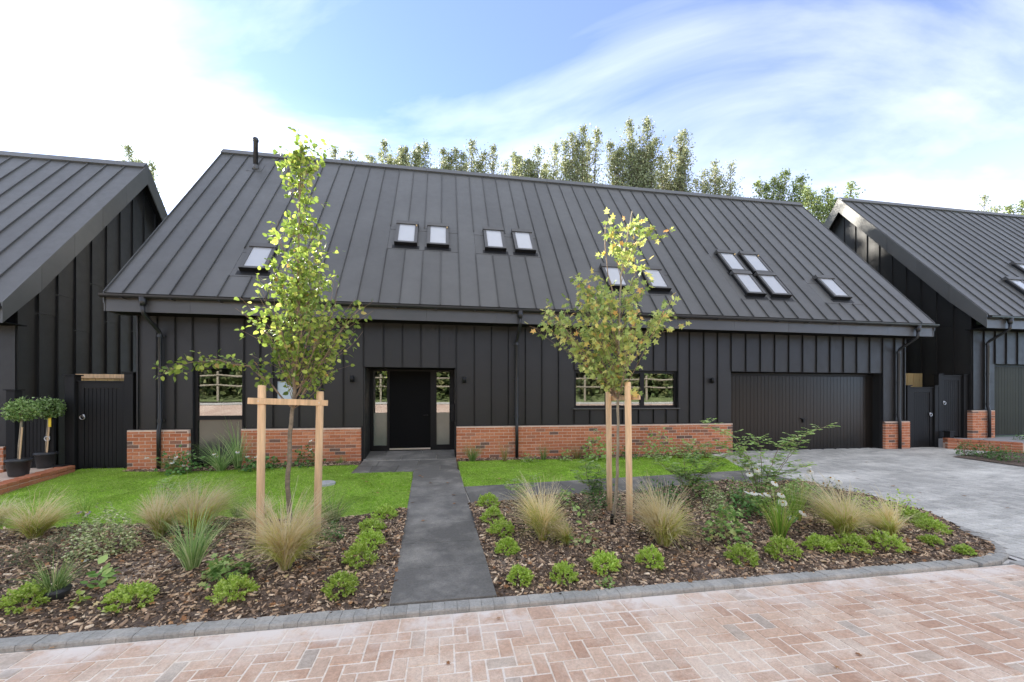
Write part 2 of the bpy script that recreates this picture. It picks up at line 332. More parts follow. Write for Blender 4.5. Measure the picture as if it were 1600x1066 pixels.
DEADL = leafmat('fallen_leaves', [(0, (.30, .14, .06)), (.5, (.52, .28, .13)), (.85, (.64, .42, .24)), (1, (.72, .58, .28))], .2)
def soilmat():
    m = bpy.data.materials.new('mulched_soil'); t, b = nodes(m)
    c = ramp(t, noise(t, 34, 8, .75), [(.3, (.045, .031, .022)), (.5, (.12, .082, .057)), (.62, (.26, .185, .13)), (.75, (.42, .31, .225))])
    e = rng(t, noise(t, 1.1, 5, .6), .58, .72, 0, .7); c = mixc2(t, c, (.50, .40, .31), e)
    t.links.new(c, b.inputs['Base Color']); b.inputs['Roughness'].default_value = .95; bump(t, b, noise(t, 40, 8, .75), .9, .03); return m
SOIL = soilmat()
LAWNS = M('lawn_soil', (.26, .40, .05), .95, var=.4, vs=20, bs=80, bstr=.6)
FIELD = M('field_grass', (.075, .13, .03), .95, var=.35, vs=.6)
BANK = M('rough_bank', (.10, .13, .045), .95, var=.5, vs=2.5, bs=8, bstr=.8, bd=.08)
ASPH = dusty('far_road_paving', [(0, (.30, .22, .19)), (1, (.40, .30, .25))], (.55, .46, .40), .7, 1)
GREYST = M('grey_pavement', (.33, .32, .31), .9, var=.15)
RAILW = M('weathered_rail', (.17, .15, .12), .85, var=.25, vs=5, bs=20, bstr=.5, stretch=(.5, 4, 4))

# ================================================================== SETTING
def sheet(name, poly_fn, nx, ny, mat, kind='structure'):
    """grid patch: poly_fn(s,t) -> (x,y,z)"""
    V = np.array([poly_fn(i / nx, j / ny) for j in range(ny + 1) for i in range(nx + 1)])
    F = np.array([(j * (nx + 1) + i, j * (nx + 1) + i + 1, (j + 1) * (nx + 1) + i + 1, (j + 1) * (nx + 1) + i) for j in range(ny) for i in range(nx)])
    return tag(obj(name, npmesh(name, V, F, mat, True)), kind=kind)
ZR = -.275                                                   # road level
KY = -6.16                                                  # front edge of the kerb
sheet('ground', lambda s, t: (-400 + 800 * s, -400 + 800 * t, -.46), 2, 2, FIELD)
b = MB(); b.box(-30, 34, -11.0, KY - .0, ZR - .1, ZR - .0045); tag(b.build('road', SAND), kind='structure'); road = bpy.data.objects['road']
# herringbone road blocks
A = .103
def block_mesh(w, h, gap=.011, c=.004, z0=-.06): return MB().cbox(-w / 2 + gap / 2, w / 2 - gap / 2, -h / 2 + gap / 2, h / 2 - gap / 2, z0, 0, c)
def herring(x0, x1, y0, y1, a):
    out = []
    for j in range(int((y1 - y0) / a) + 1):
        for i in range(int((x1 - x0) / a) + 1):
            k = (i - j) % 4; cx, cy = x0 + i * a, y1 - j * a
            if k == 0: out.append((cx + a, cy - a / 2, 2 * a, a))
            elif k == 2 or k == 3:
                # vertical block: this cell and the next one towards the viewer
                if (i - (j + 1)) % 4 == 2 - 0 and k == 3: out.append((cx + a / 2, cy - a, a, 2 * a))
    return out
RB = herring(-9, 15.5, -9.0, KY - .206 + 2 * A, A)
LIM = KY - .206
RB = [(x, (y if y + h / 2 < LIM else (LIM + y - h / 2) / 2), w, (h if y + h / 2 < LIM else LIM - y + h / 2)) for x, y, w, h in RB if y - h / 2 < LIM - .02 and y > -8.95]
row = [(-9 + .206 * i + .1, KY - .106, .206, .206 * .5 * 2) for i in range(120)]
RB += [(x, y, .206, .19) for x, y, _, _ in row]
def vis(x, y, z=ZR):
    d = x * sth + (y + CD) * cth; r = x * cth - (y + CD) * sth
    if d < .5: return None
    u = CX + FPX * r / d; v = CY - FPX * (z - CH) / d
    return (u, v, d) if -20 < u < 1620 and v < 1085 else None
RB.sort(key=lambda q: (0, vis(q[0], q[1])[2]) if vis(q[0], q[1]) else (1, 0))
cache = {}; far = MB()
for i, (x, y, w_, h_) in enumerate(RB):
    z = ZR + random.uniform(-.003, .003)
    if i < 300 and vis(x, y):
        key = (round(w_, 3), round(h_, 3))
        if key not in cache: cache[key] = block_mesh(w_, h_).mesh('paving_block', PAVE)
        o = obj('paving_block', cache[key], road, (x, y, z)); o.rotation_euler = (random.gauss(0, .006), random.gauss(0, .006), random.gauss(0, .006))
    else:
        g = .011 / 2; t_ = random.gauss(0, .004)
        far.cbox(x - w_ / 2 + g, x + w_ / 2 - g, y - h_ / 2 + g, y + h_ / 2 - g, z - .05, z, .004)
tag(far.build('paving_blocks_far', PAVE, road), kind='stuff')
# kerb of small grey blocks, curving round the end of the bed
kerb = tag(MB().box(-30, 5.5, KY + .01, KY + .12, ZR - .1, ZR + .02).build('kerb', KERBM), kind='structure')
EDGE = [(5.6, KY + .064), (5.85, KY + .09), (6.12, KY + .19), (6.36, KY + .37), (6.55, KY + .62), (6.70, KY + .92), (6.82, -4.8), (6.86, -4.3), (6.80, -3.7), (6.72, -2.9)]
kp = [(-7.6 + .102 * i, KY + .064, 0) for i in range(int((5.58 + 7.6) / .102))]
acc = 0.
for (ax_, ay_), (bx_, by_) in zip(EDGE[:-1], EDGE[1:]):
    L_ = math.hypot(bx_ - ax_, by_ - ay_); an = math.atan2(by_ - ay_, bx_ - ax_)
    while acc < L_: kp.append((ax_ + (bx_ - ax_) * acc / L_, ay_ + (by_ - ay_) * acc / L_, an)); acc += .102
    acc -= L_
kprof = [(-.062, -.12), (-.062, .024), (-.054, .036), (-.035, .038), (.062, .038), (.062, -.12)]
kb = MB(); kb.prism([(-.0497, p, q) for p, q in kprof], (.0994, 0, 0)); kmesh = kb.mesh('kerb_block', KERBM)
for i, (x, y, a) in enumerate(kp):
    z = max(ZR, G(x, y) - .036) + random.uniform(-.003, .003)
    o = obj('kerb_block', kmesh, kerb, (x, y, z)); o.rotation_euler = (0, 0, a + random.gauss(0, .007))

# lawn, beds, paths
def poly_sheet(name, pts, mat, zf, step=.12, kind='structure', parent=None, side=.0):
    """fine triangulated ground patch inside a polygon"""
    import bmesh
    bm = bmesh.new(); vs = [bm.verts.new((x, y, 0)) for x, y in pts]; bm.faces.new(vs)
    x0, x1 = min(p[0] for p in pts), max(p[0] for p in pts); y0, y1 = min(p[1] for p in pts), max(p[1] for p in pts)
    for ax, lo, hi in ((0, x0, x1), (1, y0, y1)):
        k = lo + step
        while k < hi:
            co = (k, 0, 0) if ax == 0 else (0, k, 0); no = (1, 0, 0) if ax == 0 else (0, 1, 0)
            bmesh.ops.bisect_plane(bm, geom=bm.verts[:] + bm.edges[:] + bm.faces[:], plane_co=co, plane_no=no); k += step
    for v in bm.verts: v.co.z = zf(v.co.x, v.co.y)
    bmesh.ops.recalc_face_normals(bm, faces=bm.faces)
    if sum(f.normal.z for f in bm.faces) < 0: bmesh.ops.reverse_faces(bm, faces=bm.faces)
    me = bpy.data.meshes.new(name); bm.to_mesh(me); bm.free(); me.materials.append(mat); o = obj(name, me, parent)
    return tag(o, kind=kind) if kind else o
def inside(P, pts):
    x, y = P[:, 0], P[:, 1]; r = np.zeros(len(P), bool); n = len(pts)
    for i in range(n):
        x1, y1 = pts[i]; x2, y2 = pts[(i + 1) % n]
        c = ((y1 > y) != (y2 > y)) & (x < (x2 - x1) * (y - y1) / (y2 - y1 + 1e-12) + x1); r ^= c
    return r
def sample(pts, n):
    lo = np.min(pts, 0); hi = np.max(pts, 0); out_ = np.zeros((0, 2))
    while len(out_) < n:
        p = lo + RNG.random((n, 2)) * (hi - lo); out_ = np.vstack([out_, p[inside(p, pts)]])
    return out_[:n]
Gv = np.vectorize(G)
PL = [(-.46, -6.0), (-.62, -1.16)]; PR = [(.45, -6.0), (.27, -1.16)]            # path edges
def lerp(a, b, t): return a + (b - a) * t
LAWN_L = [(-1.84, -.42), (-1.84, -1.16), (-.64, -1.17), (-.52, -3.62), (-1.6, -3.84), (-2.95, -3.66), (-4.7, -3.62), (-6.2, -3.55), (-7.02, -2.6), (-7.1, -1.75), (-7.28, -.9), (-7.45, .2), (-6.45, .2), (-6.45, -.16), (-5.6, -.32), (-4.6, -.45), (-3.0, -.36)]
LAWN_R = [(.3, -.3), (1.6, -.26), (3.2, -.36), (5.0, -.32), (6.62, -.2), (6.75, -.7), (6.45, -1.4), (6.3, -1.98), (4.6, -2.12), (.31, -2.47)]
BED_L = [(-.45, -6.0), (-.52, -3.62), (-1.6, -3.84), (-2.95, -3.66), (-4.7, -3.62), (-6.2, -3.55), (-7.02, -2.6), (-7.6, -3.0), (-7.9, -6.05), (-.45, -6.05)]
BED_R = [(5.6, -6.05), (.44, -6.05), (.35, -3.44), (2.0, -3.25), (4.0, -3.0), (6.3, -2.82)] + [(x - .02, y + .02) for x, y in EDGE[::-1]]
STRIP_L = [(-6.45, .02), (-6.45, -.16), (-5.6, -.32), (-4.6, -.45), (-3.0, -.36), (-1.84, -.42), (-1.84, .02)]
STRIP_R = [(.3, .02), (.3, -.3), (1.6, -.26), (3.2, -.36), (5.0, -.32), (6.62, -.2), (7.45, .02)]
def humps(x, y): return .028 * math.sin(2.1 * x + 1.3) * math.sin(2.7 * y + .4) + .016 * math.sin(5.3 * x + 2 * y) + .012 * math.sin(7.1 * y - 3 * x)
def edge(x, y): return sst(-6.02, -5.6, y)
def zbed(x, y): return G(x, y) - .008 + (humps(x, y) + .04) * edge(x, y)
poly_sheet('lawn', LAWN_L, LAWNS, lambda x, y: G(x, y) + .0, .3); poly_sheet('lawn', LAWN_R, LAWNS, lambda x, y: G(x, y), .3)
poly_sheet('planting_bed', BED_L, SOIL, zbed, .1); poly_sheet('planting_bed', BED_R, SOIL, zbed, .1)
poly_sheet('planting_strip', STRIP_L, SOIL, lambda x, y: G(x, y) + .006 + .3 * humps(x * 2, y * 2), .12); poly_sheet('planting_strip', STRIP_R, SOIL, lambda x, y: G(x, y) + .006 + .3 * humps(x * 2, y * 2), .12)

# slab path, porch, side path
path = poly_sheet('path', [(-.46, -6.03), (.45, -6.03), (.3, -1.16), (-.62, -1.16)], GROUT, lambda x, y: G(x, y) - .012 + .012, .3)
def slab(pts, parent, zf, name='paving_slab', gap=.007):
    cx = sum(p[0] for p in pts) / 4; cy = sum(p[1] for p in pts) / 4; q = []
    for x, y in pts:
        d = math.hypot(x - cx, y - cy); k = 1 - gap / d; q.append((cx + (x - cx) * k, cy + (y - cy) * k))
    mb = MB(); n = len(q)
    mb.add([(x, y, zf(x, y) - .03) for x, y in q] + [(x, y, zf(x, y) - .003) for x, y in q] + [(cx + (x - cx) * .994, cy + (y - cy) * .994, zf(x, y)) for x, y in q],
           [tuple(range(8, 12))] + [(i, (i + 1) % 4, (i + 1) % 4 + 4, i + 4) for i in range(4)] + [(i + 4, (i + 1) % 4 + 4, (i + 1) % 4 + 8, i + 8) for i in range(4)])
    return mb.build(name, SLAB, parent)
zp = lambda x, y: G(x, y) + .02
ys = np.linspace(-6.03, -1.16, 9)
for j in range(8):
    e = []
    for y in (ys[j], ys[j + 1]):
        t = (y + 6) / 4.84; e.append((lerp(-.46, -.62, t), lerp(.45, .29, t), y))
    (a0, a1, ya), (b0, b1, yb) = e; k = random.uniform(0, .008)
    slab([(a0, ya), (a1, ya), (b1, yb), (b0, yb)], path, lambda x, y, k=k: zp(x, y) + k * .4)
side = poly_sheet('side_path', [(.31, -2.49), (6.3, -2.0), (6.62, -2.85), (2.0, -3.25), (.36, -3.42)], GROUT, lambda x, y: G(x, y) + .0, .3)
for k in range(7):
    t0, t1 = k / 7, (k + 1) / 7
    f0 = lambda t: (lerp(.33, 6.3, t), lerp(-2.49, -2.0, t)); f1 = lambda t: (lerp(.39, 6.58, t), lerp(-3.41, -2.86, t))
    slab([f1(t0), f1(t1), f0(t1), f0(t0)], side, zp)
zporch = lambda x, y: .065 + .05 * y if y < 0 else .085 + .14 * y
porch = tag(MB().prism([(-1.83, -1.16, -.1), (-1.83, -1.16, -.012), (-1.83, 0, .045), (-1.83, 0, -.1)], (2.09, 0, 0)).build('porch_paving', GROUT), kind='structure')
MB().prism([(-1.83, .002, -.1), (-1.83, .002, .065), (-1.83, .76, .172), (-1.83, .76, -.1)], (2.09, 0, 0)).build('porch_ramp', GROUT, porch)
for (y0, y1, cuts) in ((-1.16, -.58, (-1.83, -1.5, -.98, -.1, .26)), (-.58, -.004, (-1.83, -1.45, -.58, .26)), (.008, .38, (-1.83, -1.0, -.2, .26)), (.38, .75, (-1.83, -1.4, -.55, .26))):
    for a, b_ in zip(cuts[:-1], cuts[1:]): slab([(a, y0), (b_, y0), (b_, y1), (a, y1)], porch, zporch)

# driveway: grey blocks from garage to road
DRV = [(6.45, -1.4), (6.75, -.7), (6.66, .02), (7.52, .32), (12.3, .32), (15.2, .32), (15.2, -.6), (14.0, -2.2), (15.5, -6.16), (6.10, -6.16)] + [(x + .02, y) for x, y in EDGE[2:]] + [(6.3, -2.0)]
zd_ = lambda x, y: min(.03, G(x, y) - .02)
drv = poly_sheet('driveway', DRV, DRIVESAND, zd_, .5)
DB = MB()
blocks = [q for q in herring(6.2, 15.4, -6.1, .3, .103)]
pp = np.array([(q[0], q[1]) for q in blocks]); ins = inside(pp, DRV)
for q, k in zip(blocks, ins):
    if not k: continue
    x, y, w_, h_ = q; g = .003; z = .013 + random.uniform(-.0015, .0015); x0, x1, y0, y1 = x - w_ / 2 + g, x + w_ / 2 - g, y - h_ / 2 + g, y + h_ / 2 - g; c = .004
    o_ = [(x0, y0), (x1, y0), (x1, y1), (x0, y1)]; i_ = [(x0 + c, y0 + c), (x1 - c, y0 + c), (x1 - c, y1 - c), (x0 + c, y1 - c)]
    DB.add([(a, b_, zd_(a, b_) + z - .007) for a, b_ in o_] + [(a, b_, zd_(a, b_) + z) for a, b_ in i_], [(4, 5, 6, 7), (0, 1, 5, 4), (1, 2, 6, 5), (2, 3, 7, 6), (3, 0, 4, 7)])
MB().box(5.98, 15.6, -6.28, -6.125, ZR - .1, -.262).build('flush_kerb', KERBM, kerb)
MB().box(5.75, 15.6, -6.124, -5.3, ZR - .1, -.282).build('drive_base', DRIVESAND, drv)
tag(DB.build('drive_blocks', DRIVE, drv), kind='stuff')
# neighbour plots
tag(MB().prism([(14.36, -.1, -.2), (15.72, -.88, -.2), (30, -.88, -.2), (30, .3, -.2), (14.36, .3, -.2)], (0, 0, .49)).build('neighbour_terrace', GREYST), kind='structure')
tag(MB().box(-30, -7.35, -6.0, .3, -.4, -.16).build('neighbour_ground', SOIL), kind='structure')
# across the street: seen only as reflections in the windows
sheet('street_slope', lambda s, t: (-30 + 64 * s, -11 - 5 * t, -.33 + 1.4 * t), 4, 6, ASPH)
sheet('far_pavement', lambda s, t: (-30 + 64 * s, -16 - .9 * t, 1.09 + .12 * t), 4, 2, GREYST)
sheet('bank', lambda s, t: (-30 + 64 * s, -16.9 - 9 * t, 1.2 + 1.2 * sst(0, .8, t) + .1 * math.sin(9 * s + 5 * t)), 40, 12, BANK)
fen = empty('post_and_rail_fence', (0, -18.0, 1.25)); tag(fen, 'weathered post and rail fence on the bank across the street', 'fence')
for k in range(23):
    x = -26 + 2.4 * k; MB().cbox(x - .06, x + .06, -.06, .06, -.3, 1.9, .01).build('post', RAILW, fen)
    for zz in (1.05, 1.65):
        MB().tube([(x + .0, .08, zz + random.uniform(-.03, .03)), (x + 1.2, .09, zz - .05 + random.uniform(-.03, .05)), (x + 2.4, .08, zz)], [.05, .07, .05], 6).build('rail', RAILW, fen)
n = 26000
P = np.stack([RNG.uniform(-28, 32, n), RNG.normal(-20.5, .9, n), 1.2 + 4.6 * RNG.random(n) ** .8], 1); P[:, 2] += .8 * np.sin(P[:, 0] * .7) * (P[:, 2] > 3)
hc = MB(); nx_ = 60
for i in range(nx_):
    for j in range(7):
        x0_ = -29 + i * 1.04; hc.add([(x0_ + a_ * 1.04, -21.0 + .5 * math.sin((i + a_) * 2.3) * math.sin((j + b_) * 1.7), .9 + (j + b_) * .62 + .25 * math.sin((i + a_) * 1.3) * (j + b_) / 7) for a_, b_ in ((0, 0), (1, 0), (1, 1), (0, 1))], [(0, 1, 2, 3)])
tag(hc.build('hedge_shade_backing', M('hedge_shadow', (.03, .032, .018), .95, var=.5, vs=3)), 'dark backing sheet added for the shade inside the hedge across the street', kind='stuff')  # added sheet, hedge shade put into its colour, closes gaps between leaves
tag(scatter('hedge', P, rdir(n), rdir(n, 1.), RNG.uniform(.3, .6, n), QUAD_V, QUAD_F, HEDGEL), kind='stuff')

# ================================================================== HOUSES
class Slope:
    def __init__(s, ye, ze, yr, zr): s.ye, s.ze, s.yr, s.zr = ye, ze, yr, zr; s.L = math.hypot(yr - ye, zr - ze); s.c = (yr - ye) / s.L; s.s = (zr - ze) / s.L
    def p(s, x, t, n): return (x, s.ye + t * s.c - n * s.s, s.ze + t * s.s + n * s.c)
    def t(s, y): return (y - s.ye) / s.c
    def box(s, mb, x0, x1, t0, t1, n0, n1, m=0):
        return mb.add([s.p(x, t, n) for n in (n0, n1) for t in (t0, t1) for x in (x0, x1)], [(0, 2, 3, 1), (4, 5, 7, 6), (0, 1, 5, 4), (2, 6, 7, 3), (0, 4, 6, 2), (1, 3, 7, 5)], m)
def make_roof(h, sl, xl, xr, seams, zones, barge_sides, seam_h=.032):
    yr, zr, ye, ze = sl.yr, sl.zr, sl.ye, sl.ze; yb = 2 * yr - ye; dz = .16 / sl.c * .5
    prof = [(ye + .02, ze - .012), (yr, zr - .012), (yb - .02, ze - .012), (yb - .05, ze - .16), (yr, zr - .3), (ye + .05, ze - .16)]
    mb = MB(); mb.prism([(xl + .012, y, z) for y, z in prof], (xr - xl - .024, 0, 0)); roof = mb.build('roof', SOFFIT, h)
    for a, b_ in zip(seams[:-1], seams[1:]):
        cut = [(sl.t(z[2]), sl.t(z[3])) for z in zones if z[0] - .05 < (a + b_) / 2 < z[1] + .05]
        ints = []; t = 0
        for c0, c1 in sorted(cut): ints.append((t, c0)); t = c1
        ints.append((t, sl.L))
        for t0, t1 in ints:
            if t1 - t0 < .05: continue
            mb = MB(); sl.box(mb, a + .002, b_ - .002, t0 + .002, t1 - .002, -.008, .004); lo = t0 + (.0 if t0 < .01 else .004)
            sl.box(mb, a - .006, a + .006, lo, t1 - .004, .0, seam_h); sl.box(mb, a - .012, a + .004, lo, t1 - .004, seam_h - .006, seam_h)
            mb.build('roof_panel', ROOF, roof)
    for (za, zb, y0, y1) in zones:
        t0, t1 = sl.t(y0), sl.t(y1)
        for q0, q1 in ((t0 + .003, t1 - .16), (t1 - .152, t1 - .004)):
            mb = MB(); sl.box(mb, za + .003, zb - .003, q0, q1, -.008, .003 + .003 * (q0 > t0 + .1)); mb.build('flashing_panel', ROOF, roof)
        mb = MB(); sl.box(mb, za, zb, t0 - .012, t0 + .006, 0, .010); mb.build('flashing_lip', TRIM, roof)
    # ridge capping in lengths
    n = max(2, int((xr - xl) / 1.9)); c, s_ = sl.c, sl.s
    for k in range(n):
        a, b_ = lerp(xl - .01, xr + .01, k / n), lerp(xl - .01, xr + .01, (k + 1) / n) - .006
        w_ = .17; y0, z0 = yr - w_ * c, zr - w_ * s_; o = .05
        pr = [(y0, z0 + .01), (y0 - s_ * o, z0 + c * o + .01), (yr, zr + .085), (2 * yr - y0 + s_ * o, z0 + c * o + .01), (2 * yr - y0, z0 + .01), (yr, zr + .03)]
        MB().prism([(a, y, z) for y, z in pr], (b_ - a, 0, 0)).build('ridge_cap', ROOF, roof)
    # verge flashings and barge boards
    for sgn, x in ((-1, xl), (1, xr)):
        for fr in (0, 1):
            ns = 5
            for k in range(ns):
                t0, t1 = sl.L * k / ns, sl.L * (k + 1) / ns - .008 * (k < ns - 1)
                def Y(t): return sl.ye + t * sl.c if fr == 0 else yb - t * sl.c
                def Z(t): return sl.ze + t * sl.s
                bd = .50
                if k == 0: poly = [(Y(t0) , Z(t0) + .035), (Y(t1), Z(t1) + .035), (Y(t1), Z(t1) - bd), (Y(t0) + (.0 if fr == 0 else 0), Z(t0) - .36)]
                else: poly = [(Y(t0), Z(t0) + .035), (Y(t1), Z(t1) + .035), (Y(t1), Z(t1) - bd), (Y(t0), Z(t0) - bd)]
                dx = sgn * .028
                if (sgn > 0 and 'R' in barge_sides) or (sgn < 0 and 'L' in barge_sides): MB().prism([(x, y, z) for y, z in poly], (dx, 0, 0)).build('barge_board', ROOF, roof)
                else: MB().prism([(x, y, z) for y, z in [(Y(t0), Z(t0) + .03), (Y(t1), Z(t1) + .03), (Y(t1), Z(t1) - .3), (Y(t0), Z(t0) - .2)]], (dx * .5, 0, 0)).build('verge_trim', ROOF, roof)
    return roof
def eaves(h, sl, xl, xr, zf, joints, pipes, wall_y=.06):
    ye, ze = sl.ye, sl.ze
    e = [xl] + [j for j in joints if xl < j < xr] + [xr]
    for a, b_ in zip(e[:-1], e[1:]): MB().box(a + .002, b_ - .002, ye + .03, ye + .045, zf, ze - .03).build('fascia_board', TRIM, h)
    MB().box(xl + .02, xr - .02, ye + .047, wall_y + .02, zf + .012, zf + .03).build('soffit', SOFFIT, h)
    g = MB(); yo, zo, r0, r1 = ye - .045, ze - .045, .062, .056; prof = []
    for k in range(9): a = math.pi + math.pi * k / 8; prof.append((yo + r0 * math.cos(a), zo + r0 * math.sin(a)))
    prof[0] = (prof[0][0], zo + .008)
    for k in range(8, -1, -1): a = math.pi + math.pi * k / 8; prof.append((yo + r1 * math.cos(a), zo + .004 + r1 * math.sin(a)))
    g.prism([(xl - .03, y, z) for y, z in prof], (xr - xl + .06, 0, 0))
    for x in (xl - .03, xr + .03): g.prism([(x - .003, yo + r0 * math.cos(math.pi + math.pi * k / 8), zo + r0 * math.sin(math.pi + math.pi * k / 8)) for k in range(9)], (.006, 0, 0))
    gut = g.build('gutter', PIPE, h)
    x = xl + .35
    while x < xr: MB().box(x - .012, x + .012, yo - .068, ye + .03, zo - .07, zo - .058).build('gutter_bracket', PIPE, gut); x += .86
    for (px, zb, y_b, step) in pipes:
        p = empty('downpipe', (0, 0, 0)); p.parent = h
        mb = MB(); mb.tube([(px, yo, zo - .03), (px, yo, zo - .13), (px, yo, zo - .2)], [.07, .06, .043], 12); mb.build('outlet', PIPE, p, True)
        yw = wall_y - .075
        if step: pts = [(px, yo, zo - .2), (px, yo, zo - .3), (px, yo + .03, zo - .36), (px, yw - .04, zo - .62), (px, yw, zo - .68), (px, yw, zb + .93), (px, y_b, zb + .78), (px, y_b, zb + .0)]
        else: pts = [(px, yo, zo - .2), (px, yo, zo - .3), (px, yo + .03, zo - .36), (px, yw - .04, zo - .62), (px, yw, zo - .68), (px, yw, zb)]
        MB().tube(pts, .038, 12).build('pipe', PIPE, p, True)
        for zc in (zo - .72, zb + 1.9, zb + 1.0):
            if zc < zo - .7: MB().tube([(px, yw, zc - .03), (px, yw, zc + .03)], .045, 12).build('bracket', PIPE, p); MB().box(px - .075, px + .075, yw + .02, yw + .045, zc - .015, zc + .015).build('bracket_plate', PIPE, p)
def strip_clad(parent, xs, z0, z1, holes, y=.06, joints=None):
    for a, b_ in zip(xs[:-1], xs[1:]):
        m = (a + b_) / 2; ints = [(z0, z1)]
        for hx0, hx1, hz0, hz1 in holes:
            if hx0 - .02 < m < hx1 + .02:
                n = []
                for p, q in ints:
                    if hz0 > p: n.append((p, min(q, hz0)))
                    if hz1 < q: n.append((max(p, hz1), q))
                ints = n
        for p, q in ints:
            if q - p < .04: continue
            mb = MB(); mb.box(a + .002, b_ - .002, y, y + .014, p + .002, q - .002); mb.box(a - .006, a + .006, y - .03, y, p + .004, q - .004); mb.box(a - .004, a + .012, y - .03, y - .024, p + .004, q - .004)
            mb.build('cladding_panel', CLAD, parent)
def holes_wall(name, parent, x0, x1, z0, z1, holes, y0, y1, mat):
    xs = sorted({x0, x1} | {v for h_ in holes for v in h_[:2]}); zs = sorted({z0, z1} | {min(max(v, z0), z1) for h_ in holes for v in h_[2:]})
    def solid(i, j):
        if i < 0 or j < 0 or i >= len(xs) - 1 or j >= len(zs) - 1: return False
        mx_, mz = (xs[i] + xs[i + 1]) / 2, (zs[j] + zs[j + 1]) / 2
        return not any(h_[0] < mx_ < h_[1] and h_[2] < mz < h_[3] for h_ in holes)
    mb = MB()
    for i in range(len(xs) - 1):
        for j in range(len(zs) - 1):
            if not solid(i, j): continue
            a, b_, c, d = xs[i], xs[i + 1], zs[j], zs[j + 1]
            mb.add([(a, y0, c), (b_, y0, c), (b_, y0, d), (a, y0, d)], [(0, 1, 2, 3)]); mb.add([(a, y1, c), (b_, y1, c), (b_, y1, d), (a, y1, d)], [(3, 2, 1, 0)])
            for di, dj, q in ((-1, 0, [(a, y0, c), (a, y0, d), (a, y1, d), (a, y1, c)]), (1, 0, [(b_, y0, c), (b_, y1, c), (b_, y1, d), (b_, y0, d)]), (0, -1, [(a, y0, c), (a, y1, c), (b_, y1, c), (b_, y0, c)]), (0, 1, [(a, y0, d), (b_, y0, d), (b_, y1, d), (a, y1, d)])):
                if not solid(i + di, j + dj): mb.add(q, [(0, 1, 2, 3)])
    return mb.build(name, mat, parent)
BR = {}
def brick_mesh(L, top, depth):
    key = (round(L, 2), top, depth)
    if key not in BR:
        mb = MB(); l = key[0] - .01
        if top: mb.prism([(0, 0, 0), (0, 0, .034), (0, .05, .066), (0, depth, .066), (0, depth, 0)], (l, 0, 0))
        else: mb.cbox(0, l, 0, depth, 0, .065, .004)
        BR[key] = mb.mesh('brick', BRICK)
    return BR[key]
def plinth(h, x0, x1, z0, nc, y, budget):
    p = MB().box(x0 + .006, x1 - .006, y + .005, y + .30, z0 - .25, z0 + nc * .075 - .006).build('plinth', MORTAR, h); rest = MB(); cells = []
    for c in range(nc):
        x = x0 - (.1125 if c % 2 else 0)
        while x < x1 - .03:
            a, b_ = max(x, x0), min(x + .225, x1)
            if b_ - a > .04: cells.append((a, b_, c))
            x += .225
    for a, b_, c in cells:
        top = c == nc - 1; end = a <= x0 + .001 or b_ >= x1 - .001; dep = .31 if end else .10; yy = y + random.uniform(-.0015, .0015)
        if budget[0] > 0:
            budget[0] -= 1; obj('brick', brick_mesh(b_ - a, top, dep), p, (a + .005, yy, z0 + c * .075))
        else:
            l0, l1 = a + .005, b_ - .005; zz = z0 + c * .075
            if top: rest.prism([(l0, yy, zz), (l0, yy, zz + .034), (l0, yy + .05, zz + .066), (l0, yy + dep, zz + .066), (l0, yy + dep, zz)], (l1 - l0, 0, 0))
            else: rest.cbox(l0, l1, yy, yy + dep, zz, zz + .065, .004)
    if rest.v: tag(rest.build('brickwork', BRICK, p), kind='stuff')
    MB().box(x0, x1, y + .035, y + .10, z0 + nc * .075 - .0085, z0 + nc * .075 + .008).build('drip_trim', TRIM, p)
    return p
def rooflight(h, sl, x0, x1, y0, y1, knob=False):
    r = empty('rooflight'); r.parent = h; t0, t1 = sl.t(y0), sl.t(y1)
    mb = MB(); sl.box(mb, x0 + .01, x1 - .01, t0 + .01, t1 - .01, 0, .075); sl.box(mb, x0 - .06, x1 + .06, t0 - .14, t0, .002, .008); mb.build('curb', BLACK, r)
    mb = MB(); w_ = .075
    sl.box(mb, x0, x0 + w_, t0, t1, .07, .105); sl.box(mb, x1 - w_, x1, t0, t1, .07, .105); sl.box(mb, x0 + w_, x1 - w_, t0, t0 + .06, .07, .1); mb.build('sash_frame', TRIM, r)
    mb = MB(); sl.box(mb, x0 + w_ - .004, x1 - w_ + .004, t0 + .056, t1 - .08, .078, .088); mb.build('pane', SKYPANE, r)
    mb = MB(); mb.prism([sl.p(x0 - .012, t1 - .1, .104), sl.p(x0 - .012, t1 - .1, .128), sl.p(x0 - .012, t1 + .03, .135), sl.p(x0 - .012, t1 + .05, .0), sl.p(x0 - .012, t1 - .02, .0)], (x1 - x0 + .024, 0, 0)); mb.build('hood', TRIM, r)
    mb = MB(); sl.box(mb, x0 - .008, x1 + .008, t0 - .012, t0 + .0, .0, .098); mb.build('lower_lip', BLACK, r)
    if knob:
        p = Vector(sl.p(x1 - .04, t1 - .16, .118)); MB().tube([p - Vector((0, .02, -.02)), p, p + Vector((0, .02, -.0))], [.012, .022, .012], 8).build('vent_knob', BRASS, r)
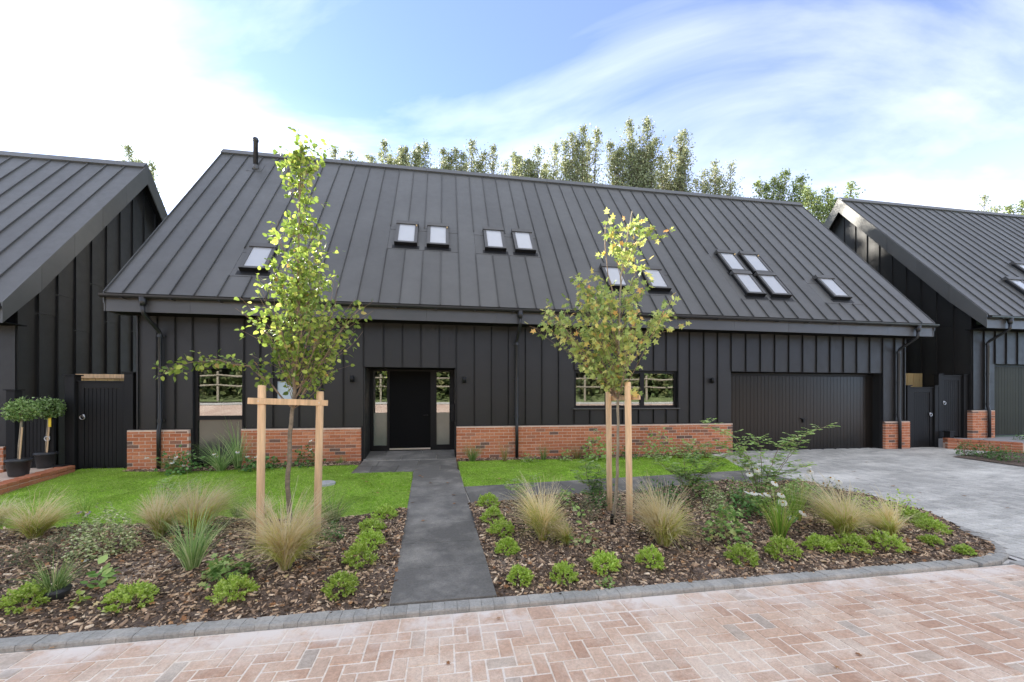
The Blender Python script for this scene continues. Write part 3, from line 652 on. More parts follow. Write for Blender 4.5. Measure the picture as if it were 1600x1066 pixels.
def gable(h, sl, x, sgn, z0, y0=.07, jz=(3.0, 4.3)):
    """clad gable wall facing sgn*X"""
    yb = 2 * sl.yr - y0; m = (sl.zr - sl.ze) / (sl.yr - sl.ye)
    def zt(y): return sl.zr - m * abs(y - sl.yr) - .24
    g = MB().prism([(x - sgn * .02, y0 + .03, z0), (x - sgn * .02, y0 + .03, zt(y0 + .03)), (x - sgn * .02, sl.yr, zt(sl.yr)), (x - sgn * .02, yb, zt(yb)), (x - sgn * .02, yb, z0)], (-sgn * .2, 0, 0)).build('gable_wall', CORE, h)
    y = y0; k = 0; r = random.Random(3)
    while y < yb - .05:
        b_ = min(y + .43, yb); zj = lerp(jz[0], jz[1], [.75, .25, .6, .1, .9, .4][k % 6]) + r.uniform(-.08, .08); k += 1
        tops = lambda y_: zt(y_)
        for (za, zb) in ((z0, zj), (zj, None)):
            mid = sl.yr if y + .003 < sl.yr < b_ - .003 else None
            P_ = [(y + .003, za + .002), (b_ - .003, za + .002)]
            T_ = [(b_ - .003, tops(b_ - .003) if zb is None else min(zb - .002, tops(b_)))] + ([(mid, tops(mid))] if mid and zb is None else []) + [(y + .003, tops(y + .003) if zb is None else min(zb - .002, tops(y)))]
            if min(q[1] for q in T_) - za < .06: continue
            mb = MB(); off = .0 if zb else .004
            mb.prism([(x + sgn * off, a, c) for a, c in P_ + T_], (-sgn * .014, 0, 0))
            tp = T_[-1][1] - .02
            mb.box(min(x, x + sgn * .034), max(x, x + sgn * .034), y - .007, y + .007, za + .004, tp); mb.build('cladding_panel', CLAD, g)
        y = b_
def garage(h, x0, x1, z0, z1, y, n, GARAGE=None):
    GARAGE = GARAGE or bpy.data.materials['garage_board_paint']
    g = MB().box(x0 - .02, x1 + .02, y + .03, y + .07, z0, z1 + .03).build('garage_door', GARAGE, h)
    p = (x1 - x0) / n
    bm_ = MB().box(.004, p - .004, 0, .03, z0 + .03, z1 - .05).mesh('board', GARAGE); bm2 = None
    for k in range(n): obj('board', bm_, g, (x0 + k * p, y + random.uniform(0, .0015), 0))
    MB().box(x0 - .02, x1 + .02, y - .012, y + .028, z1 - .045, z1 + .03).build('head_rail', FRAME, g); MB().box(x0 - .02, x1 + .02, y - .004, y + .028, z0, z0 + .028).build('bottom_seal', BLACK, g)
    return g

# ---- the house in the middle
SL = Slope(-.45, 3.556, 3.839, 8.903)
H = empty('house'); tag(H, 'long black metal clad house with brick plinth, front door and garage, in the middle', 'house')
HOLES = [(-5.30, -4.30, -.3, 2.2), (-3.72, -3.19, 1.40, 1.93), (-1.83, .265, -.3, 2.2), (3.16, 5.96, 1.24, 2.19), (7.5, 12.32, -.3, 2.2)]
fw = holes_wall('front_wall', H, -6.31, 13.07, -.3, 3.4, HOLES, .076, .30, CORE)
CX_ = [-6.32, -5.97, -5.63, -5.30, -4.80, -4.30, -3.98, -3.72, -3.19, -2.71, -2.26, -1.83, -1.39, -.97, -.55, -.13, .265, .69, 1.10, 1.51, 1.93, 2.34, 2.76, 3.16, 3.57, 3.98, 4.43, 4.87, 5.28, 5.63, 5.96, 6.29, 6.70, 7.10, 7.5] + [7.5 + .4383 * k for k in range(1, 12)] + [12.74, 13.08]
strip_clad(fw, CX_, .842, 3.22, HOLES)
MB().box(-6.325, -6.30, .02, .10, .842, 3.22).build('corner_trim', CLAD, fw); MB().box(13.06, 13.085, .02, .10, .842, 3.22).build('corner_trim', CLAD, fw)
for x, sgn in ((-6.31, -1), (13.07, 1)):
    MB().prism([(x, .302, -.3), (x, .302, 4.2), (x, 3.839, 8.55), (x, 7.37, 4.2), (x, 7.37, -.3)], (-sgn * .2, 0, 0)).build('gable_wall', CLAD, H)
MB().box(-6.1, 12.86, 7.17, 7.37, -.3, 4.2).build('rear_wall', CLAD, H)
MB().box(-6.1, 12.86, .31, 7.16, -.3, -.02).build('floor_slab', CORE, H)
bud = [300]
plinth(H, -6.49, -5.34, .0, 11, 0, bud); plinth(H, -4.34, -1.87, .0, 11, 0, bud); plinth(H, .265, 7.515, .0, 11, 0, bud); plinth(H, 12.36, 13.22, .0, 11, 0, bud)
SEAMS = [-6.555, -6.24, -5.82, -5.42, -4.99, -4.56] + list(np.linspace(-4.56, -1.42, 8))[1:] + [-.98, -.54, -.095] + [.35 + .4352 * k for k in range(31)]
SEAMS[-1] = 13.40
ZONES = [(-4.56, -3.663, .0, .66), (-1.42, .35, .89, 1.56), (.785, 2.526, .89, 1.56), (3.8316, 6.0076, .0, .66), (7.7484, 9.4892, .0, 1.34), (10.36, 11.665, .0, .66)]
make_roof(H, SL, -6.57, 13.415, SEAMS, ZONES, '')
eaves(H, SL, -6.56, 13.40, 3.2, [-5.08, -3.5, -1.95, -.4, 1.15, 2.7, 4.2, 5.67, 7.22, 8.79, 10.33, 11.89], [(-5.87, .02, -.05, True), (1.70, .05, -.05, True), (12.79, .02, -.05, True)])
for x in (-6.575, 13.41): MB().box(x - .01, x + .01, -.43, .05, 3.2, 3.5).build('fascia_end', TRIM, H)
for (x0, x1, y0, y1, k) in ((-4.40, -3.85, .12, .68, 0), (-1.25, -.70, 1.0, 1.60, 1), (-.45, .10, 1.0, 1.60, 1), (1.04, 1.59, 1.0, 1.60, 0), (1.84, 2.39, 1.0, 1.60, 0), (4.08, 4.63, .12, .68, 0), (5.2, 5.77, .12, .68, 0),
                            (7.98, 8.54, .76, 1.36, 1), (8.75, 9.33, .76, 1.36, 1), (7.98, 8.54, .10, .70, 0), (8.75, 9.33, .10, .70, 0), (10.72, 11.29, .12, .71, 0)):
    rooflight(H, SL, x0, x1, y0, y1, k)
v = empty('vent_pipe'); v.parent = H
p0 = SL.p(-5.43, SL.t(3.25), 0); MB().tube([(p0[0], p0[1], p0[2] - .1), (p0[0], p0[1], 8.95), (p0[0], p0[1], 8.96), (p0[0], p0[1], 9.02), (p0[0], p0[1], 9.06)], [.062, .062, .078, .078, .06], 14).build('pipe', PIPE, v, True)
mb = MB(); SL.box(mb, -5.64, -5.24, SL.t(3.13), SL.t(3.42), .004, .01); mb.build('flashing', ROOF, v)
MB().tube([(p0[0], p0[1], p0[2] - .06), (p0[0], p0[1], p0[2] + .1)], [.1, .07], 14).build('collar', TRIM, v, True)

# door recess
d = empty('front_door'); d.parent = H
MB().box(-1.835, -1.80, .10, .74, .0, 2.215).build('reveal', CLAD, d); MB().box(.235, .27, .10, .74, .0, 2.215).build('reveal', CLAD, d); MB().box(-1.80, .235, .09, .74, 2.195, 2.215).build('reveal_head', SOFFIT, d)
mb = MB()
for a, b_ in ((-1.80, -1.725), (-1.405, -1.345), (-.355, -.205), (.115, .236)): mb.box(a, b_, .755, .83, .17, 2.195)
mb.box(-1.725, -1.405, .756, .829, .17, .32); mb.box(-.205, .115, .756, .829, .17, .32); mb.box(-1.725, .115, .757, .828, 2.16, 2.195); mb.box(-1.79, .23, .758, .84, .0, .21); mb.build('door_frame', FRAME, d)
lf = MB().cbox(-1.343, -.357, .77, .82, .252, 2.16, .004).build('door_leaf', DOORM, d)
MB().box(-.53, -.42, .715, .73, 1.055, 1.073).build('handle', BLACK, lf); MB().box(-.435, -.42, .728, .772, 1.055, 1.073).build('handle_stem', BLACK, lf)
MB().box(-1.345, -.355, .742, .80, .214, .25).build('threshold', STEEL, d)
for a, b_ in ((-1.725, -1.405), (-.205, .115)):
    MB().box(a, b_, .79, .80, 1.13, 2.16).build('sidelight_pane', PANE, d); MB().box(a, b_, .79, .80, .32, 1.128).build('frosted_pane', FROST, d)
MB().box(-1.79, .23, 2.6, 2.7, .0, 2.3).build('hall_wall', ROOMM, d)
lb = empty('letter_box', (.20, .45, 1.12)); tag(lb, 'slim black letter box on the right reveal beside the front door', 'letter box')
MB().cbox(-.05, .035, -.1, .1, -.2, .24, .01).build('box', BLACK, lb); MB().box(-.06, -.05, -.08, .08, .15, .19).build('flap', FRAME, lb)
# windows
def window(x0, x1, z0, z1, y, bars, transom=None, lower=None, pane=PANE, room=True, fr=.065, jamb=None):
    wdw = empty('window'); wdw.parent = H
    mb = MB(); mb.box(x0, x0 + fr, y, y + .07, z0, z1); mb.box(x1 - fr, x1, y, y + .07, z0, z1); mb.box(x0 + fr, x1 - fr, y + .001, y + .069, z1 - fr, z1); mb.box(x0 + fr, x1 - fr, y + .001, y + .069, z0, z0 + fr)
    for b_ in bars: mb.box(b_ - .055, b_ + .055, y + .002, y + .068, z0 + fr, z1 - fr)
    if transom: mb.box(x0 + fr, x1 - fr, y - .004, y + .066, transom - .045, transom + .045)
    mb.build('frame', FRAME, wdw)
    e = [x0 + fr] + [v_ for b_ in bars for v_ in (b_ - .055, b_ + .055)] + [x1 - fr]
    for a, b_ in zip(e[::2], e[1::2]):
        zs = [(z0 + fr, z1 - fr, pane)] if not transom else [(transom + .045, z1 - fr, pane), (z0 + fr, transom - .045, lower)]
        for p, q, mt in zs: MB().box(a, b_, y + .03, y + .04, p, q).build('pane', mt, wdw)
    if room:
        MB().add([(x0 - .6, .31, z0 - .4), (x1 + .6, .31, z0 - .4), (x1 + .6, 2.4, z0 - .4), (x0 - .6, 2.4, z0 - .4), (x0 - .6, .31, z1 + .3), (x1 + .6, .31, z1 + .3), (x1 + .6, 2.4, z1 + .3), (x0 - .6, 2.4, z1 + .3)],
                 [(0, 1, 2, 3), (4, 7, 6, 5), (2, 6, 7, 3), (0, 3, 7, 4), (1, 5, 6, 2)]).build('room', ROOMM, wdw)
    for (a, b_, c, dd) in (jamb or []): MB().box(a, b_, c, dd, z0 + .02, z1 - .02).build('inner_reveal', REVEAL, wdw)
    return wdw
window(-5.298, -4.302, .08, 2.198, .12, [], 1.065, LOWP, jamb=[(-5.31, -5.225, .20, .34)])
window(-3.718, -3.192, 1.402, 1.928, .09, [], pane=FROSTB, room=False)
wr = window(3.162, 5.958, 1.242, 2.188, .11, [4.06, 5.0], jamb=[(5.87, 5.955, .19, .36), (3.33, 3.39, .25, .27)])
MB().cbox(3.12, 6.0, -.0, .108, 1.205, 1.24, .006).build('sill', TRIM, wr)
# garage
gd = garage(H, 7.5, 12.32, .03, 2.15, .30, 43)
MB().box(12.30, 12.37, .10, .36, .0, 2.2).build('reveal', CLAD, gd); MB().box(7.44, 7.51, .30, .36, .0, 2.2).build('reveal', CLAD, gd)
MB().box(9.86, 10.06, .25, .29, .90, .925).build('handle', BLACK, gd); MB().box(9.935, 9.985, .262, .30, .80, .925).build('handle_plate', BLACK, gd)
def wall_lamp(x, y, z, lab):
    o = empty('wall_lamp', (x, y, z)); tag(o, lab, 'wall lamp', 'outdoor wall lamps')
    MB().box(-.035, .035, -.012, 0, -.05, .05).build('back_plate', BLACK, o); MB().tube([(0, -.065, -.075), (0, -.065, .06), (0, -.065, .075)], [.042, .042, .03], 12).build('lamp_body', BLACK, o, True); MB().box(-.014, .014, -.03, -.012, -.02, .02).build('arm', BLACK, o)
wall_lamp(-2.06, .06, 1.92, 'small black wall lamp left of the front door'); wall_lamp(.45, .06, 1.92, 'small black wall lamp right of the front door'); wall_lamp(6.92, .06, 1.95, 'small black wall lamp between the wide window and the garage door')

# ---- neighbour on the left
SLL = Slope(-.45, 3.27, 3.3, 8.0)
HL = empty('house', (0, 0, 0)); tag(HL, 'neighbouring black metal house cut off by the left edge of the photo', 'house')
sl_ = [-8.27 - .436 * k for k in range(32)][::-1]; sl_[0] = -21.8
make_roof(HL, SLL, -21.8, -8.25, sl_, [], 'R'); eaves(HL, SLL, -21.8, -8.27, 2.92, [-9.8, -11.4, -13], [])
gable(HL, SLL, -8.46, 1, -.4, .06, (2.9, 4.4))
fl = MB().box(-21.6, -8.475, .076, .3, -.4, 3.1).build('front_wall', CORE, HL); strip_clad(fl, [-10.6 + .43 * k for k in range(6)], .55, 2.95, []); MB().box(-8.47, -8.445, .02, .085, -.3, 2.95).build('corner_trim', CLAD, fl)
MB().box(-21.6, -8.7, 6.3, 6.5, -.4, 3.1).build('rear_wall', CLAD, HL)
plinth(HL, -9.9, -8.62, -.29, 11, 0, [80])
# ---- neighbour on the right
SLR = Slope(-.45, 3.86, 3.93, 9.3)
HR = empty('house', (0, 0, 0)); tag(HR, 'neighbouring black metal house with garage cut off by the right edge of the photo', 'house')
sr_ = [15.30 + .436 * k for k in range(33)]
make_roof(HR, SLR, 15.28, sr_[-1], sr_, [], 'L'); eaves(HR, SLR, 15.30, sr_[-1], 3.5, [16.9, 18.5, 20.1, 21.7], [(16.02, .31, -.05, True)])
gable(HR, SLR, 15.54, -1, .1, .06, (3.4, 4.6))
HR_H = [(16.40, 21.2, -.1, 2.52)]
fr_ = holes_wall('front_wall', HR, 15.56, 28.8, .1, 3.7, HR_H, .076, .30, CORE); strip_clad(fr_, [15.53, 15.98, 16.40] + [16.4 + .4364 * k for k in range(1, 14)], 1.145, 3.52, HR_H); MB().box(15.535, 15.56, .02, .085, .3, 3.52).build('corner_trim', CLAD, fr_)
MB().box(15.8, 28.8, 7.6, 7.8, .1, 4).build('rear_wall', CLAD, HR)
plinth(HR, 15.47, 16.33, .30, 11, 0, [80]); garage(HR, 16.4, 21.2, .33, 2.50, .22, 43, GARAGE2)
rooflight(HR, SLR, 17.85, 18.42, .14, .72); rooflight(HR, SLR, 19.3, 19.87, .78, 1.36)

# ================================================================== gates, posts, fences, edgings
def ring(mb, c, r, rt, n=14):
    pts = [(c[0] + r * math.cos(2 * math.pi * k / n), c[1], c[2] + r * math.sin(2 * math.pi * k / n)) for k in range(n + 1)]; mb.tube(pts, rt, 6, cap=False)
def gate(x0, x1, z0, z1, y, n, hx, hz, lab):
    g = empty('garden_gate', ((x0 + x1) / 2, y, z0)); tag(g, lab, 'gate', 'black timber garden gates'); o = (-(x0 + x1) / 2, -y, -z0)
    def bx(nm, *a, mt=GATE): q = MB().box(*a).build(nm, mt, g); q.data.transform(Matrix.Translation(o)); return q
    w_ = .1
    bx('stile', x0, x0 + w_, y - .02, y + .03, z0, z1); bx('stile', x1 - w_, x1, y - .02, y + .03, z0, z1); bx('top_rail', x0 + w_, x1 - w_, y - .018, y + .028, z1 - .13, z1); bx('top_cap', x0 - .01, x1 + .01, y - .04, y + .05, z1 + .001, z1 + .025)
    p = (x1 - x0 - 2 * w_) / n
    for k in range(n): bx('board', x0 + w_ + k * p + .004, x0 + w_ + (k + 1) * p - .004, y - .004, y + .018, z0 + .01, z1 - .131)
    bx('backing', x0 + w_, x1 - w_, y + .019, y + .026, z0 + .02, z1 - .14)
    if hx:
        mb = MB(); ring(mb, (hx, y - .045, hz), .045, .008); mb.tube([(hx, y - .022, hz + .03), (hx, y - .035, hz + .03)], [.035, .03], 12); q = mb.build('ring_handle', STEEL, g, True); q.data.transform(Matrix.Translation(o))
def post(x, y, z0, z1, w_, lab, cap=True):
    o = empty('gate_post', (x, y, z0)); tag(o, lab, 'post', 'black timber gate posts')
    MB().cbox(-w_ / 2, w_ / 2, -w_ / 2, w_ / 2, -.1, z1 - z0, .005).build('shaft', GATE, o)
    if cap: MB().prism([(-w_ / 2 - .025, -w_ / 2 - .025, z1 - z0), (w_ / 2 + .025, -w_ / 2 - .025, z1 - z0), (w_ / 2 + .025, w_ / 2 + .025, z1 - z0), (-w_ / 2 - .025, w_ / 2 + .025, z1 - z0)], (0, 0, .025)).build('cap', GATE, o)
gate(-7.53, -6.68, .03, 1.83, .26, 9, -7.44, 1.09, 'tall black board gate against the left end of the middle house')
post(-7.64, .26, -.1, 1.955, .17, 'black post left of the tall gate by the middle house, above the brick edging'); post(-6.575, .26, 0, 2.02, .17, 'black post between the tall left gate and the middle house wall')
gate(-8.33, -7.74, -.15, 1.49, -.02, 6, -7.83, .68, 'lower black board gate behind the two potted standard trees')
post(-8.42, -.02, -.2, 1.64, .15, 'black post at the far left beside the neighbour house wall')
post(-7.55, -.12, -.1, .13, .16, 'short black stub post at the end of the brick edging', True)
gate(13.42, 14.22, .02, 1.79, .16, 8, 14.12, 1.0, 'lower black board gate against the right end of the middle house')
post(13.32, .16, 0, 1.84, .12, 'black post between the middle house pier and the lower right gate'); post(14.30, .16, 0, 1.84, .13, 'black post at the right side of the lower right gate, by the brick edging')
gate(14.58, 15.34, .33, 2.15, .2, 8, 14.68, 1.34, 'higher black board gate above the brick edging, against the right neighbour')
post(14.50, .2, .2, 2.19, .13, 'black post at the left side of the higher right gate'); post(15.43, .2, .2, 2.19, .15, 'black post between the higher right gate and the neighbour house')
post(14.56, -.02, .2, .50, .15, 'short black stub post in front of the higher right gate', True)
def board_fence(x0, x1, y, z0, z1, lab, cap):
    f = empty('timber_fence', ((x0 + x1) / 2, y, z0)); tag(f, lab, 'fence'); n = max(3, int((x1 - x0) / .11)); p = (x1 - x0) / n; m = MB().box(.003, p - .001, -.01, .01, 0, z1 - z0).mesh('board', FENCEW)
    for k in range(n): obj('board', m, f, (x0 - (x0 + x1) / 2 + k * p, (k % 2) * .008, 0))
    if cap: MB().box(-(x1 - x0) / 2, (x1 - x0) / 2, -.05, .05, z1 - z0, z1 - z0 + .09).build('cap_rail', STAKE, f)
board_fence(-7.98, -6.35, .8, 0, 1.93, 'pale timber fence showing above the tall left gate', True)
board_fence(13.3, 15.5, 1.3, 0, 2.30, 'golden timber board fence showing above the lower right gate', False)
# brick edging walls (two courses with bricks laid across)
def edging(pts, top, n, lab, base, w_=.215):
    e = empty('brick_edging', (pts[0][0], pts[0][1], base)); tag(e, lab, 'edging'); a, b_ = Vector(pts[0]), Vector(pts[1]); L = (b_ - a).length; dr = (b_ - a) / L; ang = math.atan2(dr.y, dr.x); k = 0; s = 0
    mm = MB().cbox(0, .215, -w_ / 2, w_ / 2, 0, .065, .005).mesh('brick', EDGEBRICK)
    while s + .2 < L:
        p = a + dr * s; t0 = lerp(top[0], top[1], s / L)
        for c in range(n):
            o = obj('brick', mm, e, (p.x - pts[0][0] - (0 if c % 2 else 0) * dr.x, p.y - pts[0][1], t0 - .065 - .075 * c - base)); o.rotation_euler = (0, 0, ang + random.gauss(0, .006))
        s += .225
    mb = MB(); q = Vector((-dr.y, dr.x)) * (w_ / 2 - .01); z1 = min(top) - .02
    c4 = [a + q, b_ + q, b_ - q, a - q]; mb.prism([(p.x - pts[0][0], p.y - pts[0][1], -.35) for p in c4], (0, 0, z1 + .35 - base)); mb.build('mortar_bed', MORTAR, e)
edging([(-7.47, -.06), (-7.12, -2.2)], (.135, .06), 3, 'low red brick edging under the potted standard trees, left of the lawn', -.1)
edging([(14.22, -.16), (15.75, -1.02)], (.335, .25), 4, 'low red brick retaining edge in front of the higher right gate', 0)

# ================================================================== VEGETATION
def ribbons(name, P0, D, ln, wd, droop, mat, parent=None, segs=4, lean=(0, 0), wob=.0, taper=.15):
    """curved grass blades: start points, directions, lengths, widths, droop"""
    n = len(P0); D = unit(np.asarray(D, float)); ln = np.broadcast_to(ln, (n,)); wd = np.broadcast_to(wd, (n,)); dr = np.broadcast_to(droop, (n,))
    Hd = D.copy(); Hd[:, 2] = 0; Hd = unit(Hd + 1e-6); a = RNG.random(n) * 6.283
    side = np.stack([np.cos(a), np.sin(a), np.zeros(n)], 1); side = unit(side - .5 * Hd * np.sum(side * Hd, 1, keepdims=True))
    rows = []
    for k in range(segs + 1):
        t = k / segs; p = P0 + D * (ln * t)[:, None] + Hd * (dr * ln * t * t * .7)[:, None]; p[:, 2] -= dr * ln * t * t * .75
        p[:, 0] += lean[0] * ln * t * t; p[:, 1] += lean[1] * ln * t * t
        if wob: p += RNG.normal(size=p.shape) * wob * t
        wk = wd * (1 - (1 - taper) * t ** 1.3) * .5; rows.append((p - side * wk[:, None], p + side * wk[:, None]))
    V = np.stack([q for r in rows for q in r], 1).reshape(-1, 3); m = 2 * (segs + 1)
    F = np.array([(2 * k, 2 * k + 1, 2 * k + 3, 2 * k + 2) for k in range(segs)]); F = (F[None] + (np.arange(n) * m)[:, None, None]).reshape(-1, 4)
    return obj(name, npmesh(name, V, F, mat), parent)
def disc(n, r): a = RNG.random(n) * 6.283; q = r * np.sqrt(RNG.random(n)); return np.stack([q * np.cos(a), q * np.sin(a), np.zeros(n)], 1), a, q / max(r, 1e-6)
# lawns: one tuft sheet each
for pts, dens in ((LAWN_L, 3900), (LAWN_R, 4300)):
    ar = abs(sum(pts[i][0] * pts[(i + 1) % len(pts)][1] - pts[(i + 1) % len(pts)][0] * pts[i][1] for i in range(len(pts)))) / 2
    n = int(ar * dens); p = sample(pts, n); P = np.stack([p[:, 0], p[:, 1], Gv(p[:, 0], p[:, 1])], 1)
    patch = .75 + .3 * np.sin(p[:, 0] * 3.1 + 1.7 * np.sin(p[:, 1] * 2.3)) * np.sin(p[:, 1] * 4.1 + 1.2)
    D = RNG.normal(size=(n, 3)) * .75; D[:, 2] = 1; P[:, :2] += RNG.normal(size=(n, 2)) * .02
    tag(ribbons('lawn_grass', P, D, RNG.uniform(.045, .085, n) * patch, RNG.uniform(.005, .009, n), .8, GRASSM, segs=2), 'short mown green lawn grass', kind='stuff')
# bark mulch
CHV = [(-.5, -.5, -.1), (.5, -.35, -.1), (.45, .5, -.1), (-.4, .4, -.1), (-.42, -.4, .12), (.4, -.3, .15), (.5, .3, .1), (-.5, .3, .14)]
CHF = [(0, 1, 5, 4), (1, 2, 6, 5), (2, 3, 7, 6), (3, 0, 4, 7), (4, 5, 6, 7)]
zbv = np.vectorize(zbed)
for pts, n in ((BED_L, 30000), (BED_R, 30000)):
    p = sample(pts, n); q = np.stack([p[:, 0], p[:, 1], zbv(p[:, 0], p[:, 1]) + RNG.uniform(-.002, .012, n)], 1)
    X = RNG.normal(size=(n, 3)); X[:, 2] *= .32; N = rdir(n) * .45; N[:, 2] += 1
    sz = RNG.lognormal(math.log(.026), .52, n).clip(.009, .07)
    tag(scatter('bark_mulch', q, X, N, sz, CHV, CHF, CHIPS, widths=sz * RNG.uniform(.14, .42, n)), 'dark bark chip mulch', kind='stuff')
    m = 950; p = sample(pts, m); q = np.stack([p[:, 0], p[:, 1], zbv(p[:, 0], p[:, 1]) + .022], 1); N = rdir(m) * .5; N[:, 2] += 1; X = RNG.normal(size=(m, 3)); X[:, 2] *= .2
    tag(scatter('leaf_litter', q, X, N, RNG.uniform(.025, .055, m), MAPLE_V, MAPLE_F, DEADL), 'dry brown leaves scattered on the mulch', kind='stuff')
for pts in (STRIP_L, STRIP_R):
    n = 1500; p = sample(pts, n); q = np.stack([p[:, 0], p[:, 1], Gv(p[:, 0], p[:, 1]) + .012], 1); X = RNG.normal(size=(n, 3)); X[:, 2] *= .2; N = rdir(n) * .3; N[:, 2] += 1; sz = RNG.uniform(.015, .05, n)
    tag(scatter('bark_mulch', q, X, N, sz, CHV, CHF, CHIPS, widths=sz * .45), 'bark chips along the brick plinth', kind='stuff')

LEAFBIG = [(0, 0, 0), (.3, -.3, .03), (.62, -.3, .0), (1, 0, -.08), (.62, .3, .0), (.3, .3, .03)]; LEAFBIG_F = [(0, 1, 2, 3), (0, 3, 4, 5)]
def on_bed(u, v): x, y, z = at(u, v); return x, y, (zbed(x, y) if y < -2.6 and not (-.6 < x < .4) else z)
def hebe(u, v, w_, lab, hr=.8, sq=1.):
    x, y, z = on_bed(u, v); r = w_ / 2 / ppm(x, y); o = empty('hebe', (x, y + r * .6, z)); tag(o, lab, 'shrub', 'low bright green hebes')
    ns = 120; d = rdir(ns, .5); d[:, 2] = np.abs(d[:, 2]); lump = 1 + .09 * np.sin(3 * np.arctan2(d[:, 1], d[:, 0]) + u) + RNG.normal(size=ns) * .07
    T = d * (r * lump)[:, None]; T[:, 2] = T[:, 2] * hr * 1.3 + .02; T[:, 0] *= sq
    m = 15; P = np.repeat(T, m, 0) - np.repeat(d, m, 0) * (RNG.random(ns * m) * r * .34)[:, None] + RNG.normal(size=(ns * m, 3)) * r * .035
    P[:, 2] = np.maximum(P[:, 2], .005); X = np.repeat(d, m, 0) * 1. + rdir(ns * m, .4) * .8; scatter('foliage', P, X, rdir(ns * m, .5), RNG.uniform(.014, .026, ns * m) * (r / .14) ** .4, LEAFBIG, LEAFBIG_F, HEBE, o)
    mb = MB()
    for k in range(6): t = T[k * 9]; mb.tube([(0, 0, -.02), tuple(t * .45), tuple(t * .85)], [.006, .004, .002], 4)
    mb.build('stems', TWIG, o)
L_ = 'left bed'; 
for a in ((22, 965, 56, 'bright green hebe mound in the front left corner, cut by the photo edge', .85), (192, 957, 64, 'bright green hebe at the kerb, second from the left edge', .7), (354, 946, 64, 'bright green hebe at the kerb in front of the geranium clump', .65),
          (528, 936, 52, 'bright green hebe at the kerb, nearest the path in the left bed', .8), (559, 897, 50, 'bright green hebe by the path, second from the kerb in the left bed', .85), (576, 860, 46, 'bright green hebe by the path, third from the kerb in the left bed', .7),
          (578, 836, 38, 'bright green hebe by the path, fourth from the kerb in the left bed', .7), (600, 815, 36, 'darker green hebe at the lawn corner by the path', .7),
          (764, 799, 33, 'small round hebe at the top corner of the right bed by the path', .75), (771, 823, 35, 'round hebe by the path, second from the side path', .8), (785, 846, 40, 'round hebe by the path, third from the side path', .8), (793, 869, 36, 'round hebe by the path, fourth from the side path', .85),
          (813, 916, 38, 'round hebe in the kerb corner of the right bed beside the path', .9), (886, 915, 42, 'round hebe at the kerb, second from the path in the right bed', .9), (950, 899, 50, 'broad hebe at the kerb, third from the path in the right bed', .7), (1023, 892, 42, 'round hebe at the kerb in front of the large feather grass', .9),
          (1170, 883, 46, 'double lobed hebe at the kerb below the geranium mound', .75), (1234, 878, 48, 'round hebe at the kerb in front of the upright green grass', .85), (1292, 866, 44, 'flat hebe at the kerb left of the two straw grasses', .6), (1345, 869, 52, 'broad hebe at the kerb below the left straw grass', .65),
          (1402, 867, 50, 'broad hebe at the kerb below the right straw grass', .7), (1443, 824, 42, 'hebe at the driveway side of the right bed, the rear one of two', .7), (1468, 835, 40, 'hebe at the driveway side of the right bed, the front one of two', .6), (1465, 854, 27, 'small hebe alone on the mulch near the right end of the bed', .6), (1515, 867, 24, 'tiny hebe close to the curved kerb end', .6)): hebe(*a)
def stipa(u, v, hpx, wpx, lab, lean=(0, 0), n=420, straw=.6):
    x, y, z = on_bed(u, v); s = ppm(x, y); h = hpx / s * 1.12; r = wpx / 2 / s * .82; o = empty('feather_grass', (x, y, z)); tag(o, lab, 'grass', 'pale feather grass tufts')
    for nm, mt, k, l0, l1, wd in (('blades', STIPAG, int(n * 1.3), .4, .82, .0066), ('plumes', STIPAB, int(n * straw * 2.2), .72, 1.15, .006)):
        P, a, q = disc(k, r * .2); nc = 11; ca = RNG.random(nc) * 6.283; cs = RNG.random(nc) ** .6 * .9 * (r / h); ch = RNG.uniform(.7, 1.1, nc); ci = RNG.integers(0, nc, k)
        D = np.stack([np.cos(ca[ci]) * cs[ci], np.sin(ca[ci]) * cs[ci], np.ones(k)], 1); D[:, :2] += RNG.normal(size=(k, 2)) * .13 * (r / h + .2)
        ribbons(nm, P, D, h * ch[ci] * RNG.uniform(l0, l1, k), wd, RNG.uniform(.15, .6, k) + .3 * (RNG.random(k) < .25), mt, o, 6, lean, .007, .35)
stipa(55, 840, 76, 100, 'feather grass tuft at the left edge of the lawn front', (.15, 0), 380); stipa(-4, 822, 50, 70, 'feather grass tuft cut by the left edge of the photo', (.2, 0), 260); stipa(250, 845, 84, 62, 'left one of the feather grass tufts in the middle of the left bed', (.15, 0), 420, .8)
stipa(308, 842, 84, 86, 'broad feather grass tuft behind the blue green grass in the left bed', (.22, 0), 460, .9); stipa(405, 822, 46, 60, 'small feather grass tuft behind the left tree stake', (.0, 0), 220); stipa(447, 897, 116, 84, 'largest feather grass tuft in front of the left tree, between its stakes', (.06, 0), 620, .7)
stipa(848, 850, 96, 72, 'feather grass tuft left of centre in the right bed', (-.06, 0), 480); stipa(885, 858, 54, 50, 'small leaning feather grass tuft beside the left straw tuft of the right bed', (-.3, 0), 240); stipa(1037, 855, 100, 112, 'large feather grass tuft right of the maple stakes', (.05, 0), 640, .7)
stipa(1318, 844, 84, 92, 'left of the two feather grass tufts at the driveway end', (-.3, 0), 480); stipa(1388, 842, 70, 84, 'right of the two feather grass tufts at the driveway end', (-.35, 0), 440)
